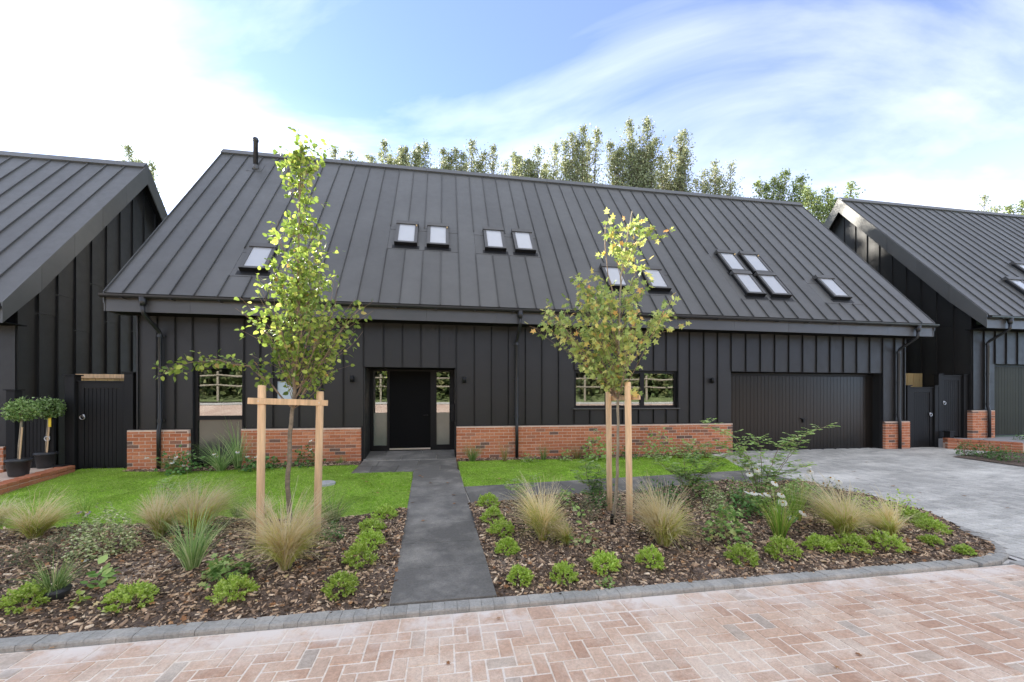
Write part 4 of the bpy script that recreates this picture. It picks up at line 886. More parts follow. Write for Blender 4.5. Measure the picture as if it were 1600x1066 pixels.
def grass(u, v, hpx, wpx, lab, mat, n=110, width=.007, droop=.5, nm='ornamental_grass', lean=(0, 0), grp='ornamental grasses', pos=None):
    x, y, z = pos or on_bed(u, v); s = ppm(x, y); h = hpx / s * 1.1; r = wpx / 2 / s; o = empty(nm, (x, y, z)); tag(o, lab, 'grass', grp)
    n = int(n * 1.3); P, a, q = disc(n, min(.05, r * .3)); sp = RNG.random(n) * (r / h) * 1.1; D = np.stack([np.cos(a) * sp, np.sin(a) * sp, np.ones(n)], 1)
    ribbons('blades', P, D, h * RNG.uniform(.55, 1.1, n), width, RNG.uniform(.1, droop, n), mat, o, 5, lean, .004, .1); return o
grass(300, 896, 108, 84, 'tall blue green striped grass in the middle of the left bed', BLUEG, 130, .009, .6); grass(520, 820, 72, 90, 'loose green grass at the lawn edge right of the left tree', SEDGE, 110, .008, .8); grass(372, 812, 40, 50, 'wispy green grass at the lawn edge behind the left stake', SEDGE, 60, .006, .7)
grass(1218, 848, 78, 50, 'upright green grass in front of the coneflowers in the right bed', FESC, 170, .007, .3); grass(1245, 822, 70, 34, 'narrow upright green grass behind the first in the right bed', FESC, 110, .007, .25); grass(133, 812, 42, 30, 'thin yellowed grass stalks on the left bed edge', FESC, 40, .006, .3)
grass(345, 736, 66, 90, 'arching blue green sedge in front of the tall left window', BLUEG, 150, .011, .9); grass(372, 733, 78, 46, 'taller upright sedge at the right side of the tall left window', BLUEG, 50, .016, .5); grass(268, 738, 40, 56, 'bronze sedge by the left downpipe', BUNCH, 90, .008, .7)
grass(738, 721, 34, 42, 'green sedge at the plinth corner right of the front door', SEDGE, 100, .009, .6); grass(789, 721, 36, 26, 'thin bronze grass left of the middle downpipe', BUNCH, 50, .007, .4); grass(849, 719, 28, 20, 'short upright grass by the bleached bricks', SEDGE, 50, .008, .3); grass(902, 717, 34, 44, 'bronze arching grass below the wide window', BUNCH, 80, .008, .9)
grass(1062, 716, 30, 34, 'dark green grass against the plinth under the right part of the wide window', BUNCH, 80, .008, .5); grass(1104, 716, 30, 40, 'bronze grass at the plinth left of the garage', BUNCH, 70, .008, .7); grass(530, 724, 18, 30, 'low pale grass at the plinth left of the porch', SEDGE, 60, .006, .9)
# potted grass sunk in the left bed
x, y, z = on_bed(82, 938); s_ = ppm(x, y)
o = empty('sunken_pot', (x, y, z)); tag(o, 'black nursery pot sunk tilted in the mulch at the left, holding a grass', 'pot')
mb = MB(); mb.tube([(0, 0, -.06), (.012, 0, .05), (.014, 0, .07), (.014, 0, .071), (.013, 0, .05)], [.085, .1, .106, .098, .09], 18); mb.build('pot', PLASTIC, o, True)
grass(82, 930, 62, 78, 'green grass with dry stalks growing from the sunken black pot', SEDGE, 130, .008, .9, pos=(x + .01, y, z + .04))
def mound(nm, u, v, w_, hpx, lab, mat, n, lsz, tv=LEAFBIG, tf=LEAFBIG_F, up=.6, grp=None, shell=.45, cat='plant', sq=1):
    x, y, z = on_bed(u, v); s = ppm(x, y); r = w_ / 2 / s; h = hpx / s; o = empty(nm, (x, y, z)); tag(o, lab, cat, grp)
    d = rdir(n, .3); d[:, 2] = np.abs(d[:, 2]); a = np.arctan2(d[:, 1], d[:, 0]); lump = 1 + .16 * np.sin(3 * a + u) + .12 * np.sin(5 * a + 4 * d[:, 2] + v); k = (1 - shell * RNG.random(n) ** 1.5) * lump
    P = d * (r * k)[:, None]; P[:, 2] = d[:, 2] * h * k + .012
    X = d * .6 + rdir(n, .1) * .8; X[:, 2] *= .55; N = d * .5 + np.array([0, 0, up]) + RNG.normal(size=(n, 3)) * .25
    scatter('foliage', P, X, N, RNG.uniform(.75, 1.25, n) * lsz, tv, tf, mat, o); mb = MB()
    for k in range(7): t = P[k * (n // 8)]; mb.tube([(0, 0, -.02), tuple(t * .5 + np.array([0, 0, .01])), tuple(t * .95)], [.005, .004, .002], 4)
    mb.build('stems', TWIG, o); return o
GP = 'leafy clumps in the beds'
mound('geranium', 352, 910, 58, 34, 'low geranium clump with scalloped leaves in the left bed behind the kerb hebe', HEUCH, 130, .06, MAPLE_V, MAPLE_F, 1.2, 'geranium clumps'); mound('geranium', 1136, 845, 66, 48, 'broad geranium clump left of the coneflowers in the right bed', HEUCH, 220, .062, MAPLE_V, MAPLE_F, 1.0, 'geranium clumps')
mound('geranium', 884, 793, 34, 24, 'small geranium clump at the side path behind the straw grass', HEUCH, 90, .055, MAPLE_V, MAPLE_F, 1.0, 'geranium clumps'); mound('geranium', 1104, 778, 38, 22, 'geranium clump at the side path right of the maple', HEUCH, 100, .06, MAPLE_V, MAPLE_F, 1., 'geranium clumps'); mound('geranium', 1255, 780, 62, 26, 'geranium clump at the driveway corner behind the coneflowers', HEUCH, 170, .06, MAPLE_V, MAPLE_F, 1., 'geranium clumps')
mound('variegated_shrub', 165, 868, 80, 62, 'cream variegated spreading shrub in the left bed', VARIEG, 1700, .027, grp=GP); mound('variegated_shrub', 118, 846, 60, 24, 'dark low shrub behind the variegated one in the left bed', OLIVE, 500, .024, grp=GP); mound('olive_shrub', 52, 884, 66, 36, 'grey brown small leaved shrub at the left edge', OLIVE, 600, .024, grp=GP)
mound('olive_shrub', 920, 815, 38, 36, 'olive green shrub left of the maple stakes', OLIVE, 480, .024, grp=GP); mound('variegated_shrub', 1118, 806, 40, 38, 'cream variegated shrub above the geranium mound', VARIEG, 600, .024, grp=GP); mound('olive_shrub', 520, 846, 36, 24, 'small grey green shrub right of the left tree stakes', DARKL, 300, .026, grp=GP)
mound('evergreen_shrub', 938, 795, 62, 48, 'loose dark leaved shrub behind the maple trunk', DARKL, 420, .034, grp=GP, shell=.8); mound('evergreen_shrub', 1020, 790, 54, 40, 'dark leaved shrub right of the maple trunk by the side path', DARKL, 380, .034, grp=GP, shell=.8); mound('olive_shrub', 1305, 800, 86, 34, 'grey green shrub behind the left driveway grass', OLIVE, 700, .028, grp=GP); mound('evergreen_shrub', 1350, 806, 60, 30, 'green shrub behind the right driveway grass', HEBE, 500, .03, grp=GP)
mound('evergreen_shrub', 1160, 808, 50, 36, 'dark leaved clump under the coneflowers', DARKL, 240, .05, grp=GP); mound('evergreen_shrub', 1405, 815, 44, 40, 'rounded green shrub at the driveway edge behind the right straw grass', HEBE, 400, .03, grp=GP)
mound('leafy_plant', 1195, 800, 84, 46, 'dense green clump at the foot of the arching rose', ROSEL, 420, .05, grp=GP, shell=.8); mound('leafy_plant', 1155, 784, 60, 40, 'pale green clump left of the rose by the side path', ROSEL, 280, .045, grp=GP, shell=.8); mound('leafy_plant', 1052, 792, 62, 34, 'low green clump between the large feather grass and the side path', DARKL, 300, .045, grp=GP, shell=.8); mound('leafy_plant', 1240, 792, 70, 40, 'green clump between the rose and the tall coneflower', SEDGE, 320, .045, grp=GP, shell=.8)
mound('seedling', 156, 915, 36, 34, 'lone weed with long toothed green leaves in the left bed', HEUCH, 26, .085, up=.5, shell=.9, grp='young weeds'); mound('seedling', 123, 945, 16, 18, 'tiny green weed between the hebes at the left', HEBE, 14, .05, shell=.9, grp='young weeds'); mound('seedling', 912, 858, 56, 60, 'young leafy sapling in the right bed below the maple stakes', ROSEL, 46, .065, shell=.95, grp='young weeds'); mound('seedling', 948, 915, 22, 12, 'pale small weed at the kerb under the third hebe', ROSEL, 50, .03, grp='young weeds'); mound('seedling', 500, 722, 10, 8, 'tiny weed at the plinth', HEUCH, 12, .03, grp='young weeds')
for k, (u, v, w_, hp, lab, mt, n, ls) in enumerate(((285, 738, 56, 26, 'leafy daisy clump at the plinth right of the left downpipe', DARKL, 170, .06), (400, 735, 40, 20, 'dark leafy clump at the plinth right of the tall window', DARKL, 110, .07), (474, 728, 48, 22, 'leafy clump at the plinth behind the right tree stake', DARKL, 120, .06), (428, 732, 26, 12, 'low purple flowered clump behind the left tree trunk', DARKL, 70, .05),
                       (826, 722, 24, 9, 'low pale green clump right of the middle downpipe', ROSEL, 80, .04), (884, 720, 18, 14, 'low clump at the plinth under the left end of the wide window', ROSEL, 50, .05), (932, 718, 44, 30, 'leafy hydrangea like shrub under the wide window', ROSEL, 130, .075), (1030, 717, 46, 34, 'leafy shrub at the plinth right of the maple stakes', ROSEL, 150, .07), (1084, 717, 34, 18, 'low leafy clump at the plinth near its right end', DARKL, 80, .06), (980, 716, 30, 16, 'low clump at the plinth behind the maple stakes', DARKL, 70, .055))):
    mound('leafy_plant', u, v, w_ * 1.15, hp * 1.35, lab, mt, int(n * 1.5), ls * 1.1, grp='leafy plants along the plinth', shell=.7, up=.4)
def daisies(u, v, heads, lab, leaf=True, size=.05, pink=False):
    x, y, z = on_bed(u, v); s = ppm(x, y); o = empty('coneflower', (x, y, z)); tag(o, lab, 'flower', 'white daisy plants'); st = MB(); PP = []; PX = []; PN = []; cn = MB()
    right = np.array([cth, -sth, 0]); fw_ = np.array([sth, cth, 0])
    for (hu, hv) in heads:
        t = right * ((hu - u) / s) + fw_ * random.uniform(-.12, .12); t[2] = (v - hv) / s; b0 = np.array([random.uniform(-.03, .03), random.uniform(-.03, .03), 0])
        st.tube([tuple(b0), tuple(b0 * .4 + t * .55 + np.array([0, 0, .03])), tuple(t)], [.0035, .003, .0028], 5)
        nrm = unit(np.array([random.uniform(-.4, .4), -.5 + random.uniform(-.3, .3), 1.])); e1 = unit(np.cross(nrm, [1, 0, 0])); e2 = np.cross(nrm, e1)
        for k in range(13):
            a = 2 * math.pi * k / 13; dd = e1 * math.cos(a) + e2 * math.sin(a); PP.append(t + dd * .008); PX.append(dd - nrm * .35); PN.append(nrm)
        cn.tube([tuple(t - nrm * .004), tuple(t + nrm * .006), tuple(t + nrm * .014)], [.012, .013, .005], 8)
    st.build('stems', SEDGE, o); cn.build('cones', CONE, o, True); scatter('petals', PP, PX, PN, size, LEAFBIG, LEAFBIG_F, PINKF if pink else PETAL, o)['kind'] = 'stuff'
    if leaf:
        n = 26; P, a, q = disc(n, .07); P[:, 2] = RNG.uniform(.01, .25, n); D = np.stack([np.cos(a), np.sin(a), RNG.uniform(.0, .7, n)], 1); scatter('leaves', P, D, np.tile([0, 0, 1.], (n, 1)) + RNG.normal(size=(n, 3)) * .2, RNG.uniform(.06, .12, n), LEAFBIG, LEAFBIG_F, DARKL, o, widths=RNG.uniform(.04, .06, n))
daisies(1185, 800, [(1170, 741), (1186, 736), (1172, 734), (1163, 768), (1155, 722), (1187, 739)], 'coneflower plant at the back left of the white flower group'); daisies(1212, 818, [(1197, 780), (1216, 776), (1217, 785), (1209, 759), (1186, 778), (1202, 778)], 'coneflower plant in the middle of the white flower group'); daisies(1232, 836, [(1226, 807), (1247, 818), (1254, 806), (1218, 789)], 'coneflower plant at the front of the white flower group'); daisies(1285, 800, [(1271, 736), (1272, 744), (1295, 752), (1304, 756), (1288, 762)], 'tall coneflower plant at the driveway edge')
daisies(290, 740, [(272, 718), (279, 713), (285, 727), (228, 715), (276, 721)], 'white daisy plant at the plinth near the left downpipe', True, .036); daisies(338, 738, [(336, 713), (340, 708)], 'white daisy plant in front of the tall window', False, .036); daisies(384, 736, [(377, 705), (385, 713), (396, 714)], 'white daisy plant at the right side of the tall window', False, .036); daisies(492, 728, [(485, 688), (503, 694), (484, 702), (504, 703)], 'white daisy plant at the plinth behind the right tree stake', True, .034)
daisies(146, 882, [(138, 880)], 'single white daisy in the left bed', False, .04); daisies(125, 830, [(115, 806), (150, 801)], 'faded purple allium heads at the left lawn edge', False, .03, True)
# arching rose with pinnate leaves
def rose(u, v, stems, lab, nm='shrub_rose', lf=.05, dens=1.15):
    x, y, z = on_bed(u, v); s = ppm(x, y); o = empty(nm, (x, y, z)); tag(o, lab, 'shrub', 'arching open shrubs'); mb = MB(); right = np.array([cth, -sth, 0]); fw_ = np.array([sth, cth, 0]); PP = []; PX = []; PN = []
    for pts in stems:
        q = []; dz = random.uniform(-.3, .3)
        for i, (a, b_) in enumerate(pts): p = right * ((a - u) / s) + fw_ * dz * i / len(pts); p[2] = (v - b_) / s; q.append(p)
        q = [np.zeros(3)] + q; fine = []
        for i in range(len(q) - 1):
            for k in range(12): fine.append(q[i] + (q[i + 1] - q[i]) * k / 12 + RNG.normal(size=3) * .004)
        fine.append(q[-1]); mb.tube([tuple(p) for p in fine], list(np.linspace(.006, .0022, len(fine))), 5)
        for i in range(int(len(fine) * .22), len(fine)):
            if random.random() > .85 * dens: continue
            a = random.uniform(0, 6.28); d = np.array([math.cos(a), math.sin(a), random.uniform(-.1, .6)]); L = random.uniform(.09, .17)
            for k in range(4):
                c = fine[i] + d * L * (k + 1) / 4; sd = unit(np.cross(d, [0, 0, 1.]))
                for sg in (-1, 1): PP.append(c); PX.append(sd * sg + d * .5 + np.array([0, 0, random.uniform(-.2, .2)])); PN.append([random.gauss(0, .3), random.gauss(0, .3), 1])
            PP.append(fine[i] + d * L); PX.append(d); PN.append([0, 0, 1])
    mb.build('canes', TWIG, o); n = len(PP); LF = scatter('leaflets', PP, PX, PN, RNG.uniform(.75, 1.2, n) * lf, LEAFBIG, LEAFBIG_F, ROSEL, o); LF['kind'] = 'stuff'
rose(1192, 796, [[(1172, 720), (1140, 680), (1102, 658)], [(1180, 730), (1150, 700), (1120, 700)], [(1190, 740), (1195, 700), (1193, 684)], [(1200, 740), (1215, 700), (1240, 685), (1290, 664)], [(1205, 750), (1235, 712), (1250, 690)], [(1185, 740), (1160, 705), (1132, 672)], [(1198, 745), (1230, 735), (1245, 722)], [(1180, 750), (1165, 730), (1150, 716)], [(1207, 752), (1228, 722), (1262, 674)]], 'tall arching shrub rose in the right bed with canes in front of the garage door')
rose(1080, 782, [[(1062, 750), (1030, 725), (1012, 712)], [(1092, 748), (1112, 722), (1148, 712)], [(1070, 742), (1066, 712), (1072, 694)], [(1070, 745), (1058, 722)], [(1085, 745), (1100, 715)], [(1090, 750), (1120, 735)], [(1075, 745), (1090, 700)], [(1078, 750), (1040, 735)], [(1084, 750), (1130, 720)]], 'open leafy shrub in front of the right lawn, beside the side path', dens=1.); rose(930, 790, [[(928, 755), (935, 728)], [(925, 765), (905, 745)], [(940, 760), (950, 735)], [(922, 765), (915, 740), (912, 718)]], 'thin stemmed young shrub left of the maple by the side path'); rose(815, 790, [[(808, 770), (802, 750)], [(822, 768), (830, 748)], [(812, 772), (790, 762)]], 'wispy seedling shrub at the side path near the main path', lf=.04)
rose(275, 800, [[(285, 770), (300, 755)], [(270, 775), (262, 755)], [(290, 780), (320, 765)]], 'wispy pale shrub behind the feather grasses on the left lawn edge', lf=.042)

# small evergreen shrubs of the neighbour, far right
for k, (u, v, w_, lab) in enumerate(((1507, 712, 20, 'leftmost small evergreen in the neighbour bed at the right edge'), (1533, 714, 26, 'second small evergreen in the neighbour bed at the right edge'), (1556, 718, 24, 'third small evergreen in the neighbour bed at the right edge'), (1582, 722, 36, 'grey green evergreen in the neighbour bed at the right edge'), (1598, 702, 22, 'evergreen cut by the right edge of the photo'))):
    mound('evergreen_shrub', u, v, w_, 22, lab, DARKL, 320, .04, grp='small evergreens at the right')
bp = [at(1488, 714), at(1560, 706), at(1640, 712), at(1640, 735), at(1560, 724)]
poly_sheet('planting_strip', [(p[0], p[1]) for p in bp], SOIL, lambda x, y: G(x, y) + .012, .3)

# ------------------------------------------------------------------ staked trees
RIGHT = np.array([cth, -sth, 0.]); FWD = np.array([sth, cth, 0.])
def young_tree(nm, lab, base, ppx, u0, v0, trunk, env, nt_, leaves, lf, tv, tf, mat, bark, limbs, r0):
    o = empty(nm, base); tag(o, lab, 'tree'); mb = MB()
    def W(u, v, dep=0.): p = RIGHT * ((u - u0) / ppx) + FWD * dep; p[2] = (v0 - v) / ppx; return p
    tp = [W(u, v) for u, v in trunk]; fine = []
    for i in range(len(tp) - 1):
        for k in range(5): fine.append(tp[i] + (tp[i + 1] - tp[i]) * k / 5 + RNG.normal(size=3) * .004)
    fine.append(tp[-1]); n = len(fine); mb.tube([tuple(p) for p in fine], [lerp(r0, .006, (i / (n - 1)) ** .8) for i in range(n)], 8); mb.build('trunk', bark, o, True)
    br = MB(); PP = []; PX = []; fz = np.array([p[2] for p in fine])
    def trunk_at(z): i = int(np.clip(np.searchsorted(fz, z), 1, n - 1)); t = (z - fz[i - 1]) / max(1e-6, fz[i] - fz[i - 1]); return fine[i - 1] + (fine[i] - fine[i - 1]) * min(1, max(0, t))
    def twig(a, b_, r, m, drp=.0, start=.35):
        mid = (a + b_) / 2 + np.array([0, 0, -.06 * np.linalg.norm((b_ - a)[:2])]) + RNG.normal(size=3) * .02; pts = [(1 - t) ** 2 * a + 2 * t * (1 - t) * mid + t * t * b_ for t in np.linspace(0, 1, 7)]
        br.tube([tuple(p) for p in pts], list(np.linspace(r * .75, .0014, 7)), 5, cap=False)
        for k in range(m):
            t = start + (1 - start) * (k + random.random()) / m; p = (1 - t) ** 2 * a + 2 * t * (1 - t) * mid + t * t * b_; d = unit(RNG.normal(size=3) + np.array([0, 0, -.1])); pet = d * random.uniform(.02, .055); PP.append(p + pet); PX.append(d + unit(b_ - a) * .5 + np.array([0, 0, -.35]))
    vs = sorted(env); tot = 0; wts = [env[v_][1] - env[v_][0] for v_ in vs]
    for k in range(nt_):
        v_ = random.choices(vs, wts)[0] + random.uniform(-14, 14); i = min(range(len(vs)), key=lambda q: abs(vs[q] - v_)); a, b_ = env[vs[i]]
        u_ = random.uniform(a, b_); half = (b_ - a) / 2 / ppx; dep = random.uniform(-1, 1) * half * .9 * math.sqrt(max(.05, 1 - ((u_ - (a + b_) / 2) / ((b_ - a) / 2 + 1)) ** 2)); tip = W(u_, v_, dep)
        hd = np.linalg.norm((tip - trunk_at(tip[2]))[:2]); za = max(W(0, limbs[0])[2], tip[2] - hd * random.uniform(1., 1.7) - .12); twig(trunk_at(za), tip, .004 + .006 * min(1, hd), leaves)
        for q in range(2):
            st = trunk_at(za) * .45 + tip * .55; e2 = tip + RNG.normal(size=3) * .13; twig(st, e2, .0028, max(3, leaves // 3))
    for pts, m in limbs[1]:
        q = [W(*p) for p in pts]
        for i in range(len(q) - 1):
            br.tube([tuple(q[i]), tuple((q[i] + q[i + 1]) / 2 + RNG.normal(size=3) * .012), tuple(q[i + 1])], list(np.linspace(.010 * (1 - i / len(q)), .010 * (1 - (i + 1) / len(q)) + .002, 3)), 6, cap=False)
            if i:
                for k in range(m): t = random.random(); p = q[i] * (1 - t) + q[i + 1] * t; e2 = p + RNG.normal(size=3) * np.array([.07, .07, .05]); twig(p, e2, .002, 3, start=.4)
    br.build('branches', TWIG, o); N = rdir(len(PP), .8); scatter('foliage', PP, PX, N, RNG.uniform(.7, 1.2, len(PP)) * lf, tv, tf, mat, o); return o
ENV1 = {235: (456, 490), 255: (440, 494), 285: (444, 496), 320: (440, 500), 345: (430, 524), 380: (416, 522), 420: (422, 520), 450: (398, 512), 480: (388, 562), 505: (404, 556), 535: (412, 532), 560: (430, 524)}
x1, y1 = -1.80, -4.36; z1 = zbed(x1, y1); s1 = ppm(x1, y1)
u1 = CX + s1 * (x1 * cth - (y1 + CD) * sth); v1 = CY - s1 * (z1 - CH)
young_tree('pear_tree', 'slim young pear tree with yellow green leaves, tied between two stakes left of the path', (x1, y1, z1), s1, u1, v1, [(u1, v1 + 4), (450, 760), (455, 660), (461, 600), (466, 500), (466, 400), (468, 300), (471, 232)], ENV1, 98, 19, .063, LEAF_V, LEAF_F, PEARL, BARK1,
           (640, [([(459, 640), (425, 602), (390, 572), (340, 562), (300, 566), (258, 582)], 16), ([(460, 610), (490, 580), (515, 550), (530, 520)], 5)]), .034)
ENV2 = {335: (986, 998), 352: (940, 1018), 380: (926, 1016), 420: (896, 1018), 450: (892, 1026), 478: (842, 1050), 500: (846, 1044), 522: (866, 1006), 548: (892, 985), 572: (915, 990)}
x2, y2 = 2.27, -4.34; z2 = zbed(x2, y2); s2 = ppm(x2, y2); u2 = CX + s2 * (x2 * cth - (y2 + CD) * sth); v2 = CY - s2 * (z2 - CH)
young_tree('field_maple', 'young maple with lobed leaves turning yellow and orange, staked in the right bed', (x2, y2, z2), s2, u2, v2, [(u2, v2 + 4), (965, 740), (966, 640), (966, 560), (968, 480), (972, 420), (980, 370), (988, 330)], ENV2, 50, 24, .08, MAPLE_V, MAPLE_F, MAPLEL, BARK2,
           (625, [([(966, 600), (930, 575), (900, 545), (880, 515), (850, 488)], 6), ([(967, 590), (1000, 550), (1020, 515), (1048, 486)], 5), ([(968, 500), (950, 430), (946, 345)], 3)]), .026)
def stake(x, y, top, w_, lab, tilt=(0, 0)):
    z = zbed(x, y); o = empty('tree_stake', (x, y, z)); tag(o, lab, 'stake', 'timber tree stakes'); o.rotation_euler = (tilt[0], tilt[1], random.uniform(-.2, .2))
    mb = MB(); n = 12
    def ringp(r, zz): return [(r * math.cos(2 * math.pi * k / n), r * math.sin(2 * math.pi * k / n), zz) for k in range(n)]
    mb.tube([(0, 0, -.12), (0, 0, .4), (0, 0, top - .012), (0, 0, top)], [w_ / 2, w_ / 2, w_ / 2, w_ / 2 - .006], n); mb.build('shaft', STAKE, o, True)
    for p in o.children[0].data.polygons: p.use_smooth = len(p.vertices) == 4
stake(-2.06, -4.55, 1.80, .085, 'left timber stake of the young pear tree', (0, .012)); stake(-1.52, -4.33, 1.72, .085, 'right timber stake of the young pear tree', (0, .02))
stake(2.42, -4.50, 1.86, .085, 'front timber stake of the young maple', (0, -.015)); stake(2.33, -4.05, 1.80, .08, 'rear timber stake of the young maple', (0, -.01))
def crossbar(a, b_, lab, w_=.07, th_=.03):
    a, b_ = Vector(a), Vector(b_); o = empty('stake_crossbar', (a + b_) / 2); tag(o, lab, 'crossbar', 'timber stake crossbars'); L = (b_ - a).length; dr = (b_ - a).normalized(); o.rotation_euler = (0, -math.asin(dr.z), math.atan2(dr.y, dr.x))
    MB().cbox(-L / 2, L / 2, -th_ / 2, th_ / 2, -w_ / 2, w_ / 2, .004).build('rail', STAKE, o)
    for s_ in (-1, 1): MB().tube([(s_ * (L / 2 - .1), -.02, 0), (s_ * (L / 2 - .1), -.012, 0)], .007, 8).build('nail', STEEL, o)
crossbar((-2.15, -4.64, z1 + 1.60), (-1.40, -4.32, z1 + 1.57), 'horizontal timber crossbar in front of the pear trunk'); crossbar((2.36, -3.98, z2 + 1.62), (2.50, -4.62, z2 + 1.64), 'short timber crossbar between the maple stakes')
t_ = MB(); ring(t_, (0, 0, 0), .04, .009); o = t_.build('tree_tie', BLACK); o.location = (x1 + .03, y1 - .03, z1 + 1.585); o.rotation_euler = (R(90), 0, 0); tag(o, 'black rubber tie holding the pear trunk to its crossbar', 'tie')
x, y, z = on_bed(956, 822); o = MB().tube([(0, 0, -.05), (.0, 0, .08), (.006, -.01, .12)], .022, 10).build('watering_tube', BLACK); o.location = (x, y, z); tag(o, 'short black watering tube at the foot of the maple', 'tube')

# ------------------------------------------------------------------ potted standards
def standard(x, y, z, lean, lab, plab, tagged):
    o = empty('plant_pot', (x, y, z)); tag(o, plab, 'pot', 'black pots on the brick edging')
    MB().tube([(0, 0, 0), (0, 0, .01), (0, 0, .25), (0, 0, .252), (0, 0, .30), (0, 0, .302), (0, 0, .25)], [.12, .125, .155, .168, .172, .155, .15], 24).build('pot', PLASTIC, o, True)
    MB().tube([(0, 0, .24), (0, 0, .262)], [.152, .12], 18).build('compost', SOIL, o)
    t = empty('standard_tree', (x, y, z + .262)); tag(t, lab, 'tree', 'clipped standard trees')
    st = [(0, 0, -.02), (lean * .25, 0, .3), (lean * .8, 0, .62), (lean, 0, .88)]; MB().tube(st, [.02, .018, .017, .014], 8).build('stem', BARK2, t, True); MB().tube([(.025, -.015, -.02), (lean + .02, -.015, .62)], .012, 6).build('cane', STAKE, t)
    n = 1500; d = rdir(n); k = 1 - .5 * RNG.random(n) ** 2; P = d * k[:, None] * np.array([.205, .205, .19]) * (1 + .1 * np.sin(5 * d[:, :1] * 3) + .1 * RNG.normal(size=(n, 1))) + np.array([lean, 0, .93]); scatter('crown', P, d + rdir(n), d + rdir(n) * .6, RNG.uniform(.028, .05, n), LEAFBIG, LEAFBIG_F, BAYL, t)
    mb = MB()
    for q in range(9): mb.tube([(lean, 0, .8), tuple(P[q * 7] * .9 + np.array([lean, 0, .9]) * .1)], [.008, .003], 4)
    mb.build('branches', TWIG, t)
    if tagged: MB().box(lean + .03, lean + .075, -.05, -.045, .55, .73).build('label_tag', YELLOW, t)
standard(-7.66, -.80, .08, .05, 'front clipped standard tree in the left black pot, by the lower left gate', 'left black plastic plant pot on the brick edging', False); standard(-7.86, -.05, .105, .05, 'rear clipped standard tree with a yellow tag, by the lower left gate', 'right black plastic plant pot on the brick edging, half hidden by the other', True)
# paved ledge that carries the pots
tag(MB().prism([(-8.3, -.95, .045), (-7.42, -1.15, .055), (-7.55, .12, .11), (-8.3, .12, .1)], (0, 0, -.3)).build('pot_ledge', MORTAR), kind='structure')

# ------------------------------------------------------------------ trees behind the houses
def poplar(lab, dist, tips, mat=POPL, wid=1., dens=1., lsz=.115, nm='poplar_tree'):
    tips = list(tips); base_t = sorted(tips)
    for (ua, va, wa), (ub, vb, wb) in zip(base_t[:-1], base_t[1:]):
        tips.append(((ua + ub) / 2, max(va, vb) + random.uniform(6, 16), (wa + wb) * .42)); tips.append((ua * .7 + ub * .3, max(va, vb) + random.uniform(18, 32), (wa + wb) * .6))
    u0 = sum(t[0] for t in tips) / len(tips); d = ray(u0, CY); bx_, by_ = d[0] * dist, d[1] * dist - CD; o = empty(nm, (bx_, by_, -.46)); tag(o, lab, 'tree', 'trees rising behind the houses'); mb = MB(); zt = max(CH + (CY - t[1]) / FPX * dist for t in tips) + .46
    mb.tube([(0, 0, -.1), (.1, 0, zt * .3), (0, .1, zt * .62)], [.30, .22, .10], 8); mb.build('trunk', BARKD, o, True); br = MB(); P = []; X = []
    for (u, v, wpx) in tips:
        z = CH + (CY - v) / FPX * dist + .46; x = (u - u0) / FPX * dist; tip = np.array([x * cth, -x * sth, z]) + FWD * random.uniform(-.8, .8); a = np.array([tip[0] * .25, tip[1] * .25, max(2., z * .35)]); r = wpx / FPX * dist * wid * random.uniform(.75, 1.35)
        mid = a * .35 + tip * .65; mid[2] = a[2] * .5 + tip[2] * .5; crv = lambda t: (1 - t) ** 2 * a + 2 * t * (1 - t) * mid + t * t * tip
        br.tube([tuple(crv(t)) for t in np.linspace(0, 1, 8)], list(np.linspace(.09, .008, 8)), 5, cap=False)
        L = tip[2] - a[2]; ns = int(L * 13 * dens)
        for k in range(ns):
            t = 1 - (k / ns) ** 1.25 * .92; c = crv(t); below = (tip[2] - c[2]); rr2 = min(r * 1.1, .10 + below * .42) * random.uniform(.3, 1.15); an = random.uniform(0, 6.28); e = c + np.array([math.cos(an) * rr2, math.sin(an) * rr2, rr2 * random.uniform(.3, 1.5) + .1])
            if e[2] > tip[2] + .05: e[2] = tip[2] - random.random() * .2
            if k % 2 == 0: br.tube([tuple(c), tuple((c + e) / 2 + np.array([0, 0, -.05])), tuple(e)], [.016, .01, .004], 4, cap=False)
            m = random.randint(9, 16)
            for q in range(m): s = random.random() ** .7; P.append(c * (1 - s) + e * s + RNG.normal(size=3) * .10); X.append(RNG.normal(size=3) + np.array([0, 0, -.2]))
    br.build('branches', BARKD, o); n = len(P); scatter('crown', P, X, rdir(n, .4), RNG.uniform(.7, 1.25, n) * lsz, QUAD_V, QUAD_F, mat, o)
poplar('tree top peeping over the left neighbour ridge', 26, [(206, 246, 14), (219, 241, 14), (232, 252, 12)])
poplar('small poplar tip beside the pear tree top', 27, [(530, 240, 14), (545, 234, 14), (434, 240, 6), (560, 246, 10)], dens=.8)
poplar('poplar clump left of centre above the ridge, its leftmost pair of spires', 27, [(606, 232, 12), (625, 228, 16), (648, 230, 16), (668, 232, 14)])
poplar('poplar with three spires above the paired middle rooflights', 26, [(690, 226, 20), (712, 232, 14), (737, 219, 22), (772, 226, 14)])
poplar('poplar with low pointed spires at the middle of the ridge', 26.5, [(803, 236, 14), (812, 242, 14), (840, 238, 16), (868, 230, 18), (826, 252, 14)])
poplar('poplar with dense spires left of the tallest tree', 26, [(893, 215, 18), (908, 211, 16), (932, 208, 18), (880, 232, 20)])
poplar('tallest poplar behind the ridge, right of centre', 25, [(957, 212, 22), (988, 180, 30), (1009, 194, 26), (975, 222, 30), (1022, 218, 24), (1000, 235, 34)], dens=1.2)
